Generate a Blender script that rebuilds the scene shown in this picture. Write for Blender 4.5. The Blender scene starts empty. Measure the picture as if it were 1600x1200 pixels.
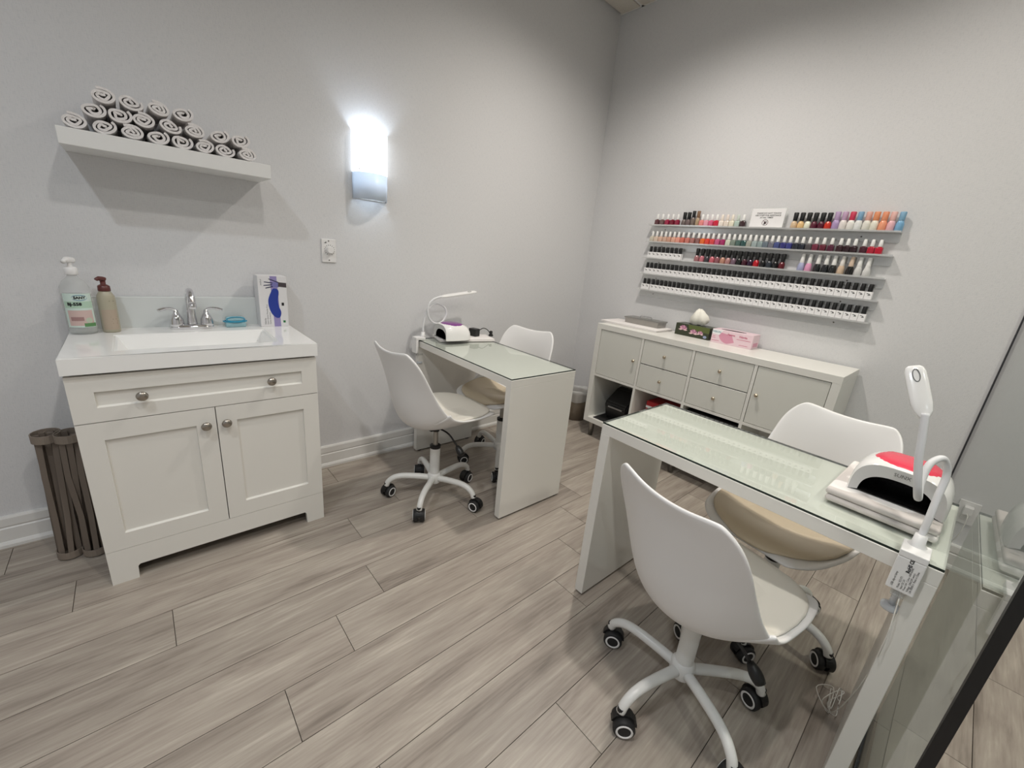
import bpy, bmesh, math, random
from mathutils import Vector, Matrix
S = bpy.context.scene
COL = S.collection
PI = math.pi
random.seed(7)

# ------------------------------------------------------------------ camera
YAW, PIT, ROL, FPX = 0.7484, -0.3013, 0.0957, 643.2
CAM = Vector((-2.8547, -2.2952, 1.2841))
_f = Vector((math.cos(PIT)*math.sin(YAW), math.cos(PIT)*math.cos(YAW), math.sin(PIT)))
_r = Vector((math.cos(YAW), -math.sin(YAW), 0))
_u = _r.cross(_f)
_R = _r*math.cos(ROL) + _u*math.sin(ROL)
_U = -_r*math.sin(ROL) + _u*math.cos(ROL)
cd = bpy.data.cameras.new('camera')
cd.sensor_fit = 'HORIZONTAL'; cd.sensor_width = 36.0
cd.lens = FPX/1600*36.0; cd.clip_start = 0.02
cam = bpy.data.objects.new('camera', cd); COL.objects.link(cam)
_m = Matrix((_R, _U, -_f)).transposed().to_4x4(); _m.translation = CAM
cam.matrix_world = _m
S.camera = cam

# ------------------------------------------------------------------ world, exposure, lamps
w = bpy.data.worlds.new('world'); S.world = w; w.use_nodes = True
w.node_tree.nodes['Background'].inputs[0].default_value = (.8, .85, .9, 1)
w.node_tree.nodes['Background'].inputs[1].default_value = 0.05
S.view_settings.view_transform = 'Standard'
try: S.view_settings.look = 'None'
except Exception: pass
S.view_settings.gamma = 1.0
S.view_settings.use_curve_mapping = False
S.view_settings.exposure = 0.40
CEIL = 2.99
WARM = (1.0, .955, .90)
# recessed downlights: (x, y, power, colour, cone in degrees, where)
WARM2 = (1.0, .88, .76)
COOL = (.86, .93, 1.0)
DOWNLIGHTS = [(-0.95, -1.05, 84, (1.0, .935, .86), 150, 'over the gap between the two desks'), (-2.45, -2.05, 50, WARM, 165, 'over the middle of the room'),
              (-3.60, -1.60, 50, COOL, 165, 'left of the sink'), (-0.75, -2.15, 30, (1.0, .93, .85), 150, 'over the foreground desk'),
              (-2.45, -3.20, 40, WARM, 165, 'behind the viewer'), (-1.10, -3.30, 70, WARM2, 165, 'beyond the glass partition'), (-3.80, -3.20, 38, COOL, 165, 'at the far left behind the viewer')]
SCONCE_POWER = 1.3

# ------------------------------------------------------------------ materials
MATS = {}
def lin(c):
    return tuple(((v/255)/12.92 if v/255 <= .04045 else ((v/255+.055)/1.055)**2.4) for v in c)
def pmat(name, rgb, rough=.5, metal=0.0, spec=.5, bump=None, srgb=True, **kw):
    if name in MATS: return MATS[name]
    m = bpy.data.materials.new(name); m.use_nodes = True
    b = m.node_tree.nodes['Principled BSDF']
    c = lin(rgb) if srgb else rgb
    b.inputs['Base Color'].default_value = (*c, 1)
    b.inputs['Roughness'].default_value = rough
    b.inputs['Metallic'].default_value = metal
    b.inputs['Specular IOR Level'].default_value = spec
    for k, v in kw.items(): b.inputs[k].default_value = v
    if bump:
        nt = m.node_tree; N = nt.nodes; L = nt.links
        tc = N.new('ShaderNodeTexCoord'); no = N.new('ShaderNodeTexNoise')
        no.inputs['Scale'].default_value = bump[0]; no.inputs['Detail'].default_value = 3
        bp = N.new('ShaderNodeBump'); bp.inputs['Strength'].default_value = bump[1]; bp.inputs['Distance'].default_value = bump[2]
        L.new(tc.outputs['Object'], no.inputs['Vector']); L.new(no.outputs['Fac'], bp.inputs['Height']); L.new(bp.outputs['Normal'], b.inputs['Normal'])
    MATS[name] = m
    return m
def glassmat(name, tint, ior=1.5, rough=0.0):
    if name in MATS: return MATS[name]
    m = bpy.data.materials.new(name); m.use_nodes = True
    nt = m.node_tree; N = nt.nodes; L = nt.links
    N.remove(N['Principled BSDF'])
    out = N['Material Output']
    tr = N.new('ShaderNodeBsdfTransparent'); tr.inputs[0].default_value = (*tint, 1)
    gl = N.new('ShaderNodeBsdfGlossy'); gl.inputs['Roughness'].default_value = rough
    fr = N.new('ShaderNodeFresnel'); fr.inputs['IOR'].default_value = ior
    mx = N.new('ShaderNodeMixShader')
    ge = N.new('ShaderNodeNewGeometry'); su = N.new('ShaderNodeMath'); su.operation = 'SUBTRACT'; su.inputs[0].default_value = 1.0
    mu = N.new('ShaderNodeMath'); mu.operation = 'MULTIPLY'
    L.new(ge.outputs['Backfacing'], su.inputs[1]); L.new(fr.outputs[0], mu.inputs[0]); L.new(su.outputs[0], mu.inputs[1])
    L.new(mu.outputs[0], mx.inputs[0]); L.new(tr.outputs[0], mx.inputs[1]); L.new(gl.outputs[0], mx.inputs[2])
    L.new(mx.outputs[0], out.inputs[0])
    MATS[name] = m
    return m
def mixmat(name, rgb, alpha, rough=.15, tint=(1, 1, 1)):
    """part clear, part glossy plastic"""
    if name in MATS: return MATS[name]
    m = pmat(name, rgb, rough)
    nt = m.node_tree; N = nt.nodes; L = nt.links
    out = N['Material Output']; b = N['Principled BSDF']
    tr = N.new('ShaderNodeBsdfTransparent'); tr.inputs[0].default_value = (*tint, 1)
    mx = N.new('ShaderNodeMixShader'); mx.inputs[0].default_value = alpha
    L.new(tr.outputs[0], mx.inputs[1]); L.new(b.outputs[0], mx.inputs[2]); L.new(mx.outputs[0], out.inputs[0])
    return m
def wallmat():
    m = pmat('linen_wallpaper', (206, 206, 205), .75, spec=.25)
    nt = m.node_tree; N = nt.nodes; L = nt.links; b = N['Principled BSDF']
    tc = N.new('ShaderNodeTexCoord'); mp = N.new('ShaderNodeMapping'); mp.inputs['Scale'].default_value = (60, 60, 520)
    mp2 = N.new('ShaderNodeMapping'); mp2.inputs['Scale'].default_value = (420, 420, 50)
    n1 = N.new('ShaderNodeTexNoise'); n1.inputs['Scale'].default_value = 1; n1.inputs['Detail'].default_value = 2
    n2 = N.new('ShaderNodeTexNoise'); n2.inputs['Scale'].default_value = 1; n2.inputs['Detail'].default_value = 2
    ad = N.new('ShaderNodeMath'); ad.operation = 'ADD'
    bp = N.new('ShaderNodeBump'); bp.inputs['Strength'].default_value = .25; bp.inputs['Distance'].default_value = .002
    cr = N.new('ShaderNodeValToRGB')
    cr.color_ramp.elements[0].position = .7; cr.color_ramp.elements[0].color = (*lin((207, 208, 210)), 1)
    cr.color_ramp.elements[1].position = 1.3; cr.color_ramp.elements[1].color = (*lin((217, 217, 218)), 1)
    L.new(tc.outputs['Object'], mp.inputs[0]); L.new(tc.outputs['Object'], mp2.inputs[0])
    L.new(mp.outputs[0], n1.inputs['Vector']); L.new(mp2.outputs[0], n2.inputs['Vector'])
    L.new(n1.outputs['Fac'], ad.inputs[0]); L.new(n2.outputs['Fac'], ad.inputs[1])
    L.new(ad.outputs[0], cr.inputs[0]); L.new(cr.outputs[0], b.inputs['Base Color'])
    L.new(ad.outputs[0], bp.inputs['Height']); L.new(bp.outputs[0], b.inputs['Normal'])
    return m
def plankmat():
    m = pmat('grey_oak_plank_tile', (170, 160, 150), .38, spec=.4)
    nt = m.node_tree; N = nt.nodes; L = nt.links; b = N['Principled BSDF']
    tc = N.new('ShaderNodeTexCoord'); oi = N.new('ShaderNodeObjectInfo')
    mul = N.new('ShaderNodeVectorMath'); mul.operation = 'SCALE'; mul.inputs['Scale'].default_value = 37.0
    cb = N.new('ShaderNodeCombineXYZ'); L.new(oi.outputs['Random'], cb.inputs[0]); L.new(oi.outputs['Random'], cb.inputs[1])
    L.new(cb.outputs[0], mul.inputs[0])
    ad = N.new('ShaderNodeVectorMath'); ad.operation = 'ADD'; L.new(tc.outputs['Object'], ad.inputs[0]); L.new(mul.outputs[0], ad.inputs[1])
    mp = N.new('ShaderNodeMapping'); mp.inputs['Scale'].default_value = (1.6, 14, 1); L.new(ad.outputs[0], mp.inputs[0])
    n1 = N.new('ShaderNodeTexNoise'); n1.inputs['Scale'].default_value = 1.0; n1.inputs['Detail'].default_value = 5; n1.inputs['Roughness'].default_value = .6; n1.inputs['Distortion'].default_value = .6
    L.new(mp.outputs[0], n1.inputs['Vector'])
    mp2 = N.new('ShaderNodeMapping'); mp2.inputs['Scale'].default_value = (7, 120, 1); L.new(ad.outputs[0], mp2.inputs[0])
    n2 = N.new('ShaderNodeTexNoise'); n2.inputs['Scale'].default_value = 1.0; n2.inputs['Detail'].default_value = 4; L.new(mp2.outputs[0], n2.inputs['Vector'])
    mx = N.new('ShaderNodeMix'); mx.data_type = 'FLOAT'; mx.inputs[0].default_value = .3
    L.new(n1.outputs['Fac'], mx.inputs[2]); L.new(n2.outputs['Fac'], mx.inputs[3])
    cr = N.new('ShaderNodeValToRGB'); e = cr.color_ramp.elements
    e[0].position = .30; e[0].color = (*lin((117, 108, 99)), 1)
    e[1].position = .68; e[1].color = (*lin((190, 181, 169)), 1)
    k = e.new(.46); k.color = (*lin((154, 144, 134)), 1)
    k = e.new(.56); k.color = (*lin((167, 158, 147)), 1)
    L.new(mx.outputs[0], cr.inputs[0])
    hs = N.new('ShaderNodeHueSaturation')
    mr = N.new('ShaderNodeMapRange'); mr.inputs[3].default_value = .93; mr.inputs[4].default_value = 1.06
    L.new(oi.outputs['Random'], mr.inputs[0]); L.new(mr.outputs[0], hs.inputs['Value']); L.new(cr.outputs[0], hs.inputs['Color'])
    L.new(hs.outputs[0], b.inputs['Base Color'])
    bp = N.new('ShaderNodeBump'); bp.inputs['Strength'].default_value = .12; bp.inputs['Distance'].default_value = .002
    L.new(n2.outputs['Fac'], bp.inputs['Height']); L.new(bp.outputs[0], b.inputs['Normal'])
    return m
WALL = wallmat(); PLANK = plankmat()
WHITE_TRIM = pmat('white_trim_paint', (226, 225, 222), .4)
CAB = pmat('white_cabinet_paint', (225, 223, 217), .38)
GLOSSW = pmat('glossy_white_marble', (240, 240, 238), .08, spec=.6)
DESK = pmat('white_laminate', (226, 224, 218), .3)
FOIL = pmat('white_foil_cabinet', (228, 227, 221), .3)
PLAST = pmat('white_plastic', (232, 231, 230), .35)
PAD = pmat('white_faux_leather', (226, 222, 212), .42, bump=(160, .15, .001))
METW = pmat('white_powder_coat', (226, 226, 223), .28)
BLACK = pmat('black_plastic', (22, 22, 23), .4)
RUBBER = pmat('black_rubber', (28, 28, 29), .6)
CHROME = pmat('chrome', (225, 225, 228), .07, 1.0)
STEEL = pmat('brushed_steel', (168, 166, 162), .33, 1.0)
NICKEL = pmat('satin_nickel', (170, 164, 156), .25, 1.0)
BRASS = pmat('brass_knob', (202, 190, 170), .25, 1.0)
TOWEL = pmat('white_terry', (238, 234, 232), .95, spec=.1, bump=(420, .8, .004))
GLASS = glassmat('desk_glass', (.962, .982, .968), 2.0)
GEDGE = pmat('glass_edge', (24, 40, 36), .15)
PGLASS = glassmat('partition_glass', (.80, .84, .83), 1.52)
ACRYL = mixmat('clear_acrylic', (236, 237, 236), .62, .22)
MATS['clear_acrylic'].node_tree.nodes['Principled BSDF'].inputs['Metallic'].default_value = .55
CLEARP = mixmat('clear_plastic', (214, 217, 216), .30, .06)
INK = pmat('black_ink', (24, 24, 26), .6)
GREYINK = pmat('grey_ink', (96, 96, 96), .6)
PAPER = pmat('white_paper', (240, 239, 240), .7)

# ------------------------------------------------------------------ mesh helpers
def link(o): COL.objects.link(o); return o
def to_obj(name, bm, mat, parent=None, smooth=False, loc=None, rot=None):
    me = bpy.data.meshes.new(name)
    bmesh.ops.recalc_face_normals(bm, faces=bm.faces[:])
    bm.to_mesh(me); bm.free()
    for m in (mat if isinstance(mat, (list, tuple)) else [mat]): me.materials.append(m)
    if smooth:
        for p in me.polygons: p.use_smooth = True
    return mesh_obj(name, me, parent, loc, rot)
def mesh_obj(name, me, parent=None, loc=None, rot=None):
    o = bpy.data.objects.new(name, me); link(o)
    if parent: o.parent = parent
    if loc: o.location = loc
    if rot: o.rotation_euler = rot
    return o
def smooth_by_angle(o, ang=40):
    me = o.data
    for p in me.polygons: p.use_smooth = True
    me.set_sharp_from_angle(angle=math.radians(ang))
    return o
def thing(name, label, cat, loc=(0, 0, 0), rz=0, group=None):
    o = bpy.data.objects.new(name, None); link(o); o.empty_display_size = .05
    o.location = loc; o.rotation_euler = (0, 0, rz)
    return tag(o, label, cat, group)
def tag(o, label=None, cat=None, group=None, kind=None):
    if label: o['label'] = label
    if cat: o['category'] = cat
    if group: o['group'] = group
    if kind: o['kind'] = kind
    return o
def box(bm, x0, x1, y0, y1, z0, z1, mi=0, bev=0, seg=2):
    v = [bm.verts.new((x, y, z)) for x in (x0, x1) for y in (y0, y1) for z in (z0, z1)]
    fs = []
    for a in ((0, 1, 3, 2), (4, 6, 7, 5), (0, 4, 5, 1), (2, 3, 7, 6), (0, 2, 6, 4), (1, 5, 7, 3)):
        f = bm.faces.new([v[i] for i in a]); f.material_index = mi; fs.append(f)
    if bev:
        es = list({e for f in fs for e in f.edges})
        bmesh.ops.bevel(bm, geom=es, offset=bev, segments=seg, affect='EDGES', profile=.5)
    return bm
def B(*a, **k):
    bm = bmesh.new(); box(bm, *a, **k); return bm
def lathe(bm, prof, seg=24, c=(0, 0, 0), mi=0, sx=1, sy=1, cap0=True, cap1=True):
    rings = []
    for r, z in prof:
        rings.append([bm.verts.new((c[0]+r*sx*math.cos(2*PI*i/seg), c[1]+r*sy*math.sin(2*PI*i/seg), c[2]+z)) for i in range(seg)])
    for a, b in zip(rings, rings[1:]):
        for i in range(seg):
            f = bm.faces.new((a[i], a[(i+1) % seg], b[(i+1) % seg], b[i])); f.material_index = mi
    if cap0: bm.faces.new(rings[0][::-1]).material_index = mi
    if cap1: bm.faces.new(rings[-1]).material_index = mi
    return bm
def LA(*a, **k):
    bm = bmesh.new(); lathe(bm, *a, **k); return bm
def crom(pts, n):
    """catmull-rom through points"""
    P = [Vector(p) for p in pts]; P = [2*P[0]-P[1]] + P + [2*P[-1]-P[-2]]
    out = []
    for i in range(1, len(P)-2):
        for k in range(n):
            t = k/n; a, b, c, d = P[i-1], P[i], P[i+1], P[i+2]
            out.append(.5*((2*b)+(c-a)*t+(2*a-5*b+4*c-d)*t*t+(3*b-a-3*c+d)*t**3))
    out.append(P[-2]); return out
def tube(bm, pts, r, seg=10, mi=0, n=0):
    P = crom(pts, n) if n else [Vector(p) for p in pts]
    rings = []; up = Vector((0, 0, 1)); prev = None
    for i, p in enumerate(P):
        t = (P[min(i+1, len(P)-1)]-P[max(i-1, 0)]).normalized()
        if prev is None:
            a = t.cross(up)
            if a.length < .05: a = t.cross(Vector((1, 0, 0)))
        else: a = prev - t*prev.dot(t)
        a.normalize(); prev = a; b = t.cross(a)
        rr = r(i/(len(P)-1)) if callable(r) else r
        rings.append([bm.verts.new(p+a*rr*math.cos(2*PI*k/seg)+b*rr*math.sin(2*PI*k/seg)) for k in range(seg)])
    for a, b in zip(rings, rings[1:]):
        for k in range(seg):
            bm.faces.new((a[k], a[(k+1) % seg], b[(k+1) % seg], b[k])).material_index = mi
    bm.faces.new(rings[0][::-1]).material_index = mi; bm.faces.new(rings[-1]).material_index = mi
    return bm
def TU(*a, **k):
    bm = bmesh.new(); tube(bm, *a, **k); return bm
def prism(bm, poly, h0, h1, mapf, mi=0):
    a = [bm.verts.new(mapf(x, y, h0)) for x, y in poly]; b = [bm.verts.new(mapf(x, y, h1)) for x, y in poly]
    bm.faces.new(a[::-1]).material_index = mi; bm.faces.new(b).material_index = mi
    n = len(poly)
    for i in range(n): bm.faces.new((a[i], a[(i+1) % n], b[(i+1) % n], b[i])).material_index = mi
    return bm
def PR(*a, **k):
    bm = bmesh.new(); prism(bm, *a, **k); return bm
def ellipse(cx, cy, rx, ry, n=24, a0=0, a1=2*PI):
    return [(cx+rx*math.cos(a0+(a1-a0)*i/n), cy+ry*math.sin(a0+(a1-a0)*i/n)) for i in range(n)]
# frames for flat print: text x -> right, y -> up, h -> out of the face
def faceB(x, y, z): return lambda a, b, h: (x-h, y-a, z+b)      # faces -x (towards the desks)
def faceA(x, y, z): return lambda a, b, h: (x+a, y-h, z+b)      # faces -y (away from the left wall)
def text(name, s, size, mapf, mat, parent, align='CENTER', h=.0004, rot=0, bold=0.0, sx=1.0):
    cu = bpy.data.curves.new('t', 'FONT'); cu.body = s; cu.size = size; cu.align_x = align; cu.align_y = 'CENTER'
    cu.resolution_u = 2; cu.offset = bold
    o = bpy.data.objects.new('t', cu); link(o)
    dg = bpy.context.evaluated_depsgraph_get()
    me = bpy.data.meshes.new_from_object(o.evaluated_get(dg))
    bpy.data.objects.remove(o); bpy.data.curves.remove(cu)
    c, sn = math.cos(rot), math.sin(rot)
    for v in me.vertices:
        x, y = v.co.x*sx, v.co.y
        v.co = mapf(c*x-sn*y, sn*x+c*y, h)
    me.materials.clear(); me.materials.append(mat); me.name = name
    return mesh_obj(name, me, parent)
ORD = ['', 'first', 'second', 'third', 'fourth', 'fifth', 'sixth', 'seventh', 'eighth', 'ninth', 'tenth', 'eleventh', 'twelfth', 'thirteenth', 'fourteenth', 'fifteenth', 'sixteenth', 'seventeenth', 'eighteenth', 'nineteenth']
def ordinal(n):
    if n < 20: return ORD[n]
    t = {2: 'twent', 3: 'thirt', 4: 'fort'}[n//10]
    return t+'ieth' if n % 10 == 0 else t+'y-'+ORD[n % 10]

# ------------------------------------------------------------------ the room
X0, Y0 = -4.6, -4.6          # far ends of the space behind the camera
fl = tag(to_obj('floor', B(X0, 0.0, Y0, 0.0, -.06, -.006), pmat('grout', (112, 104, 96), .8)), kind='structure')
PW, PL, G = .174, 1.198, .0022
JOINT = {0: -3.36, 1: -2.60, 2: -3.165, 3: -2.24, 4: -2.912, 5: -2.295, 6: -2.477, 7: -2.685, 8: -1.70, 9: -2.55, 10: -2.066, 11: -2.75, 12: -1.9, 13: -2.5, 14: -1.244}
ybase = -.385 + 2*PW      # top edge of row 0
rows = []
k = -1
while ybase - k*PW > Y0:
    y1 = min(ybase - k*PW, 0.0); y0 = max(ybase-(k+1)*PW, Y0)
    if y1 > y0+.002:
        j = JOINT.get(k, -1.2-random.random()*1.2)
        xs = [j+n*PL for n in range(-5, 6)]
        for a in xs:
            a0, a1 = max(a, X0), min(a+PL, 0.0)
            if a1-a0 > .01:
                bm = B(a0-(a0+a1)/2+G/2, a1-(a0+a1)/2-G/2, -(y1-y0)/2+G/2, (y1-y0)/2-G/2, -.006, 0.0)
                to_obj('plank', bm, PLANK, fl, loc=((a0+a1)/2, (y0+y1)/2, 0))
    k += 1
tag(to_obj('wall_left', B(X0, .12, 0, .12, -.06, CEIL+.05), WALL), kind='structure')
tag(to_obj('wall_back', B(0, .12, Y0, 0, -.06, CEIL+.05), WALL), kind='structure')
tag(to_obj('wall_front', B(X0-.12, X0, Y0, .12, -.06, CEIL+.05), WALL), kind='structure')
tag(to_obj('wall_right', B(X0-.12, .12, Y0-.12, Y0, -.06, CEIL+.05), WALL), kind='structure')
ce = tag(to_obj('ceiling', B(X0, 0, Y0, 0, CEIL+.012, CEIL+.05), pmat('ceiling_grid', (190, 184, 174), .6)), kind='structure')
TILE = pmat('ceiling_tile', (206, 200, 190), .9, bump=(130, .7, .004))
tw = .6
tile_me = None
for i in range(8):
    for j in range(8):
        xa, xb = -.012-(i+1)*tw+.012, -.012-i*tw-.012
        ya, yb = -.18-j*tw+.012, -.18-(j-1)*tw-.012
        yb = min(yb, -.022); xa = max(xa, X0+.01); ya = max(ya, Y0+.01)
        if xb-xa < .05 or yb-ya < .05: continue
        to_obj('ceiling_tile', B(xa-(xa+xb)/2, xb-(xa+xb)/2, ya-(ya+yb)/2, yb-(ya+yb)/2, -.004, .012), TILE, ce, loc=((xa+xb)/2, (ya+yb)/2, CEIL))
# grid flanges between the tiles
for i in range(8):
    to_obj('grid_rail', B(-.012-i*tw-.010, -.012-i*tw+.010, Y0, 0, CEIL+.002, CEIL+.012), WHITE_TRIM, ce)
    to_obj('grid_rail', B(X0, 0, -.18-i*tw-.010, -.18-i*tw+.010, CEIL+.002, CEIL+.0115), WHITE_TRIM, ce)
# baseboards
BP = [(0, 0), (.024, 0), (.024, .012), (.018, .022), (.014, .024), (.014, .078), (.0105, .082), (.0105, .086), (.014, .090), (.014, .122), (.010, .130), (0, .130)]
def baseboard(name, mapf, a0, a1):
    return tag(to_obj(name, PR(BP, a0, a1, mapf), WHITE_TRIM), kind='structure')
baseboard('baseboard_left', lambda d, z, a: (a, -d, z), X0, 0)
baseboard('baseboard_back', lambda d, z, a: (-d, a, z), Y0, -.0)
baseboard('baseboard_front', lambda d, z, a: (X0+d, a, z), Y0, 0)
baseboard('baseboard_right', lambda d, z, a: (a, Y0+d, z), X0, 0)

# glass partition on the right with its black end post
GY = -2.4274
gp = thing('glass_partition', 'tall clear glass partition with a black end post beside the near desk', 'partition', (0, GY, 0))
to_obj('pane', B(-2.084, -.006, -.005, .005, .012, 2.80), PGLASS, gp)
to_obj('end_post', B(-2.096, -2.084, -.007, .007, 0, 2.80), pmat('black_metal', (12, 12, 13), .5), gp)
to_obj('wall_channel', B(-.012, 0, -.008, .008, .0, 2.80), pmat('dark_seal', (52, 52, 56), .5), gp)
to_obj('floor_channel', B(-2.084, -.012, -.008, .008, 0, .012), MATS['dark_seal'], gp)
to_obj('top_rail', B(-2.096, 0, -.010, .010, 2.80, 2.84), MATS['black_metal'], gp)

# ------------------------------------------------------------------ ceiling downlights
LENS = bpy.data.materials.new('lamp_lens'); LENS.use_nodes = True
_b = LENS.node_tree.nodes['Principled BSDF']; _b.inputs['Emission Color'].default_value = (*WARM, 1); _b.inputs['Emission Strength'].default_value = 12
for n, (x, y, pw, lc, cone, where) in enumerate(DOWNLIGHTS):
    t = thing('recessed_downlight', 'round recessed ceiling downlight '+where, 'ceiling light', (x, y, CEIL-.004), 0, 'recessed downlights in the ceiling')
    to_obj('trim_ring', LA([(.062, 0), (.075, -.001), (.078, -.006), (.060, -.008), (.052, -.003)], 32, cap0=False, cap1=False), WHITE_TRIM, t, True)
    to_obj('lens', LA([(.052, -.003), (.02, -.0045), (.004, -.005)], 24, cap0=False), LENS, t, True)
    ld = bpy.data.lights.new('downlight', 'SPOT'); ld.energy = pw; ld.color = lc; ld.spot_size = math.radians(cone); ld.spot_blend = 1.0; ld.shadow_soft_size = .05
    lo = bpy.data.objects.new('bulb', ld); link(lo); lo.parent = t; lo.location = (0, 0, -.02)

# ------------------------------------------------------------------ wall sconce
t = thing('wall_sconce', 'lit white curved wall sconce above the dial timer', 'wall lamp', (-1.876, 0, 1.49))
def halfcyl(z0, z1, hw, d, th, n=18):
    bm = bmesh.new(); R = []
    for k, (a, b) in enumerate(((hw, d), (hw-th, d-th))):
        for z in (z0, z1):
            R.append([bm.verts.new((a*math.cos(PI+PI*i/n), b*math.sin(PI+PI*i/n)-.002, z)) for i in range(n+1)])
    o0, o1, i0, i1 = R
    for i in range(n):
        bm.faces.new((o0[i], o0[i+1], o1[i+1], o1[i])); bm.faces.new((i0[i+1], i0[i], i1[i], i1[i+1]))
        bm.faces.new((o1[i], o1[i+1], i1[i+1], i1[i])); bm.faces.new((o0[i+1], o0[i], i0[i], i0[i+1]))
    bm.faces.new((o0[0], o1[0], i1[0], i0[0])); bm.faces.new((o0[n], i0[n], i1[n], o1[n]))
    return bm
def emis(name, col, st):
    m = pmat(name, (240, 244, 250), .4)
    b = m.node_tree.nodes['Principled BSDF']; b.inputs['Emission Color'].default_value = (*col, 1); b.inputs['Emission Strength'].default_value = st
    return m
OPAL = pmat('opal_acrylic', (226, 234, 242), .25)
_nt = OPAL.node_tree; _tl = _nt.nodes.new('ShaderNodeBsdfTranslucent'); _tl.inputs[0].default_value = (.86, .92, 1, 1)
_mx = _nt.nodes.new('ShaderNodeMixShader'); _mx.inputs[0].default_value = .28
_nt.links.new(_nt.nodes['Principled BSDF'].outputs[0], _mx.inputs[1]); _nt.links.new(_tl.outputs[0], _mx.inputs[2]); _nt.links.new(_mx.outputs[0], _nt.nodes['Material Output'].inputs[0])
to_obj('lit_diffuser', halfcyl(.125, .312, .090, .085, .003), emis('lit_opal', (.86, .93, 1.0), 2.2), t, True)
to_obj('lower_shade', halfcyl(0, .125, .090, .085, .003), OPAL, t, True)
to_obj('back_plate', B(-.085, .085, -.004, 0, .004, .308), METW, t)
to_obj('side_screw', LA([(.004, 0), (.004, .004)], 12, (-.074, -.055, .135)), NICKEL, t)
ld = bpy.data.lights.new('sconce_bulb', 'POINT'); ld.energy = SCONCE_POWER; ld.color = (.78, .89, 1.0); ld.shadow_soft_size = .02
lo = bpy.data.objects.new('bulb', ld); link(lo); lo.parent = t; lo.location = (0, -.045, .215)

# ------------------------------------------------------------------ dial timer on the wall
t = thing('dial_timer', 'white wall plate with a round timer dial beside the sconce', 'wall switch', (-2.0955, 0, 1.221))
to_obj('plate', B(-.035, .035, -.007, 0, -.057, .057, bev=.002), PLAST, t)
to_obj('dial_knob', LA([(.018, 0), (.0175, .018), (.015, .021)], 24), PLAST, t, False, (.003, -.007, .004), (PI/2, 0, 0))
bm = bmesh.new()
fa = faceA(.003, -.007, .004)
for i in range(14):
    a = math.radians(-60+300*i/13-0); c, s = math.cos(a), math.sin(a)
    prism(bm, [(c*.0205-s*.0012, s*.0205+c*.0012), (c*.0205+s*.0012, s*.0205-c*.0012), (c*.0265+s*.0012, s*.0265-c*.0012), (c*.0265-s*.0012, s*.0265+c*.0012)], 0, .0004, fa)
to_obj('dial_marks', bm, GREYINK, t)
for z in (.048, -.046): to_obj('screw', LA([(.0032, 0), (.0028, .0016)], 10), pmat('dark_screw', (92, 90, 86), .4, .6), t, False, (0, -.007, z), (PI/2, 0, 0))
to_obj('logo', PR([(-.024, .036), (-.012, .036), (-.010, .043), (-.014, .044), (-.018, .040)], 0, .0004, faceA(0, -.007, 0)), GREYINK, t)

# ------------------------------------------------------------------ floating shelf with rolled towels
tag(to_obj('floating_shelf', B(-2.984, -2.385, -.2235, 0, 1.492, 1.5435, bev=.0015, seg=1), pmat('shelf_white', (226, 226, 224), .45)),
    'thick white floating shelf holding rolled towels', 'shelf')
def roll_mesh(k):
    rnd = random.Random(k)
    turns = 2.05+.3*rnd.random(); n = 56; th = .0074
    rx, ry = .0318, .0216
    pinch = rnd.random()*.5
    C = []
    for i in range(n+1):
        f = i/n; a = f*turns*2*PI + rnd.random()*.06
        q = .17+.83*f
        x = q*rx*math.cos(a); y = q*ry*math.sin(a)
        x += .0028*math.sin(3*a+k)*(1-f); y += .0028*math.cos(2*a+k*1.7)*(1-f)
        C.append(Vector((x, y)))
    bm = bmesh.new(); L = .19; V = []
    for i, p in enumerate(C):
        tn = (C[min(i+1, n)]-C[max(i-1, 0)]).normalized(); nn = Vector((-tn.y, tn.x))*th/2
        V.append([[bm.verts.new((q.x, s*L/2+rnd.uniform(-.0012, .0012), q.y)) for s in (-1, 1)] for q in (p+nn, p-nn)])
    for a, b in zip(V, V[1:]):
        bm.faces.new((a[0][0], a[0][1], b[0][1], b[0][0])); bm.faces.new((a[1][1], a[1][0], b[1][0], b[1][1]))
        bm.faces.new((a[0][0], b[0][0], b[1][0], a[1][0])); bm.faces.new((b[0][1], a[0][1], a[1][1], b[1][1]))
    for e in (V[0], V[-1]): bm.faces.new((e[0][0], e[0][1], e[1][1], e[1][0]))
    me = bpy.data.meshes.new('rolled_towel'); bmesh.ops.recalc_face_normals(bm, faces=bm.faces[:]); bm.to_mesh(me); bm.free()
    me.materials.append(TOWEL)
    for p in me.polygons: p.use_smooth = True
    me.set_sharp_from_angle(angle=math.radians(50))
    return me
ROLLS = [roll_mesh(k) for k in range(5)]
TROWS = [('bottom', 1.5685, [-2.941, -2.868, -2.800, -2.733, -2.665, -2.599, -2.533, -2.462]),
         ('middle', 1.6135, [-2.890, -2.827, -2.764, -2.694, -2.622, -2.546, -2.480]),
         ('top', 1.6600, [-2.860, -2.791, -2.722, -2.652])]
q = 0
for nm, z, xs in TROWS:
    for i, x in enumerate(xs):
        o = mesh_obj('rolled_towel', ROLLS[q % 5], None, (x, -.105+random.uniform(-.006, .006), z), (0, random.uniform(-.3, .3), random.uniform(-.02, .02)))
        sc = random.uniform(.97, 1.01); o.scale = (sc, 1, sc)
        tag(o, f'rolled white towel, {ordinal(i+1)} from the left in the {nm} row of the wall shelf', 'towel', 'rolled towels on the wall shelf'); q += 1

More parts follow.
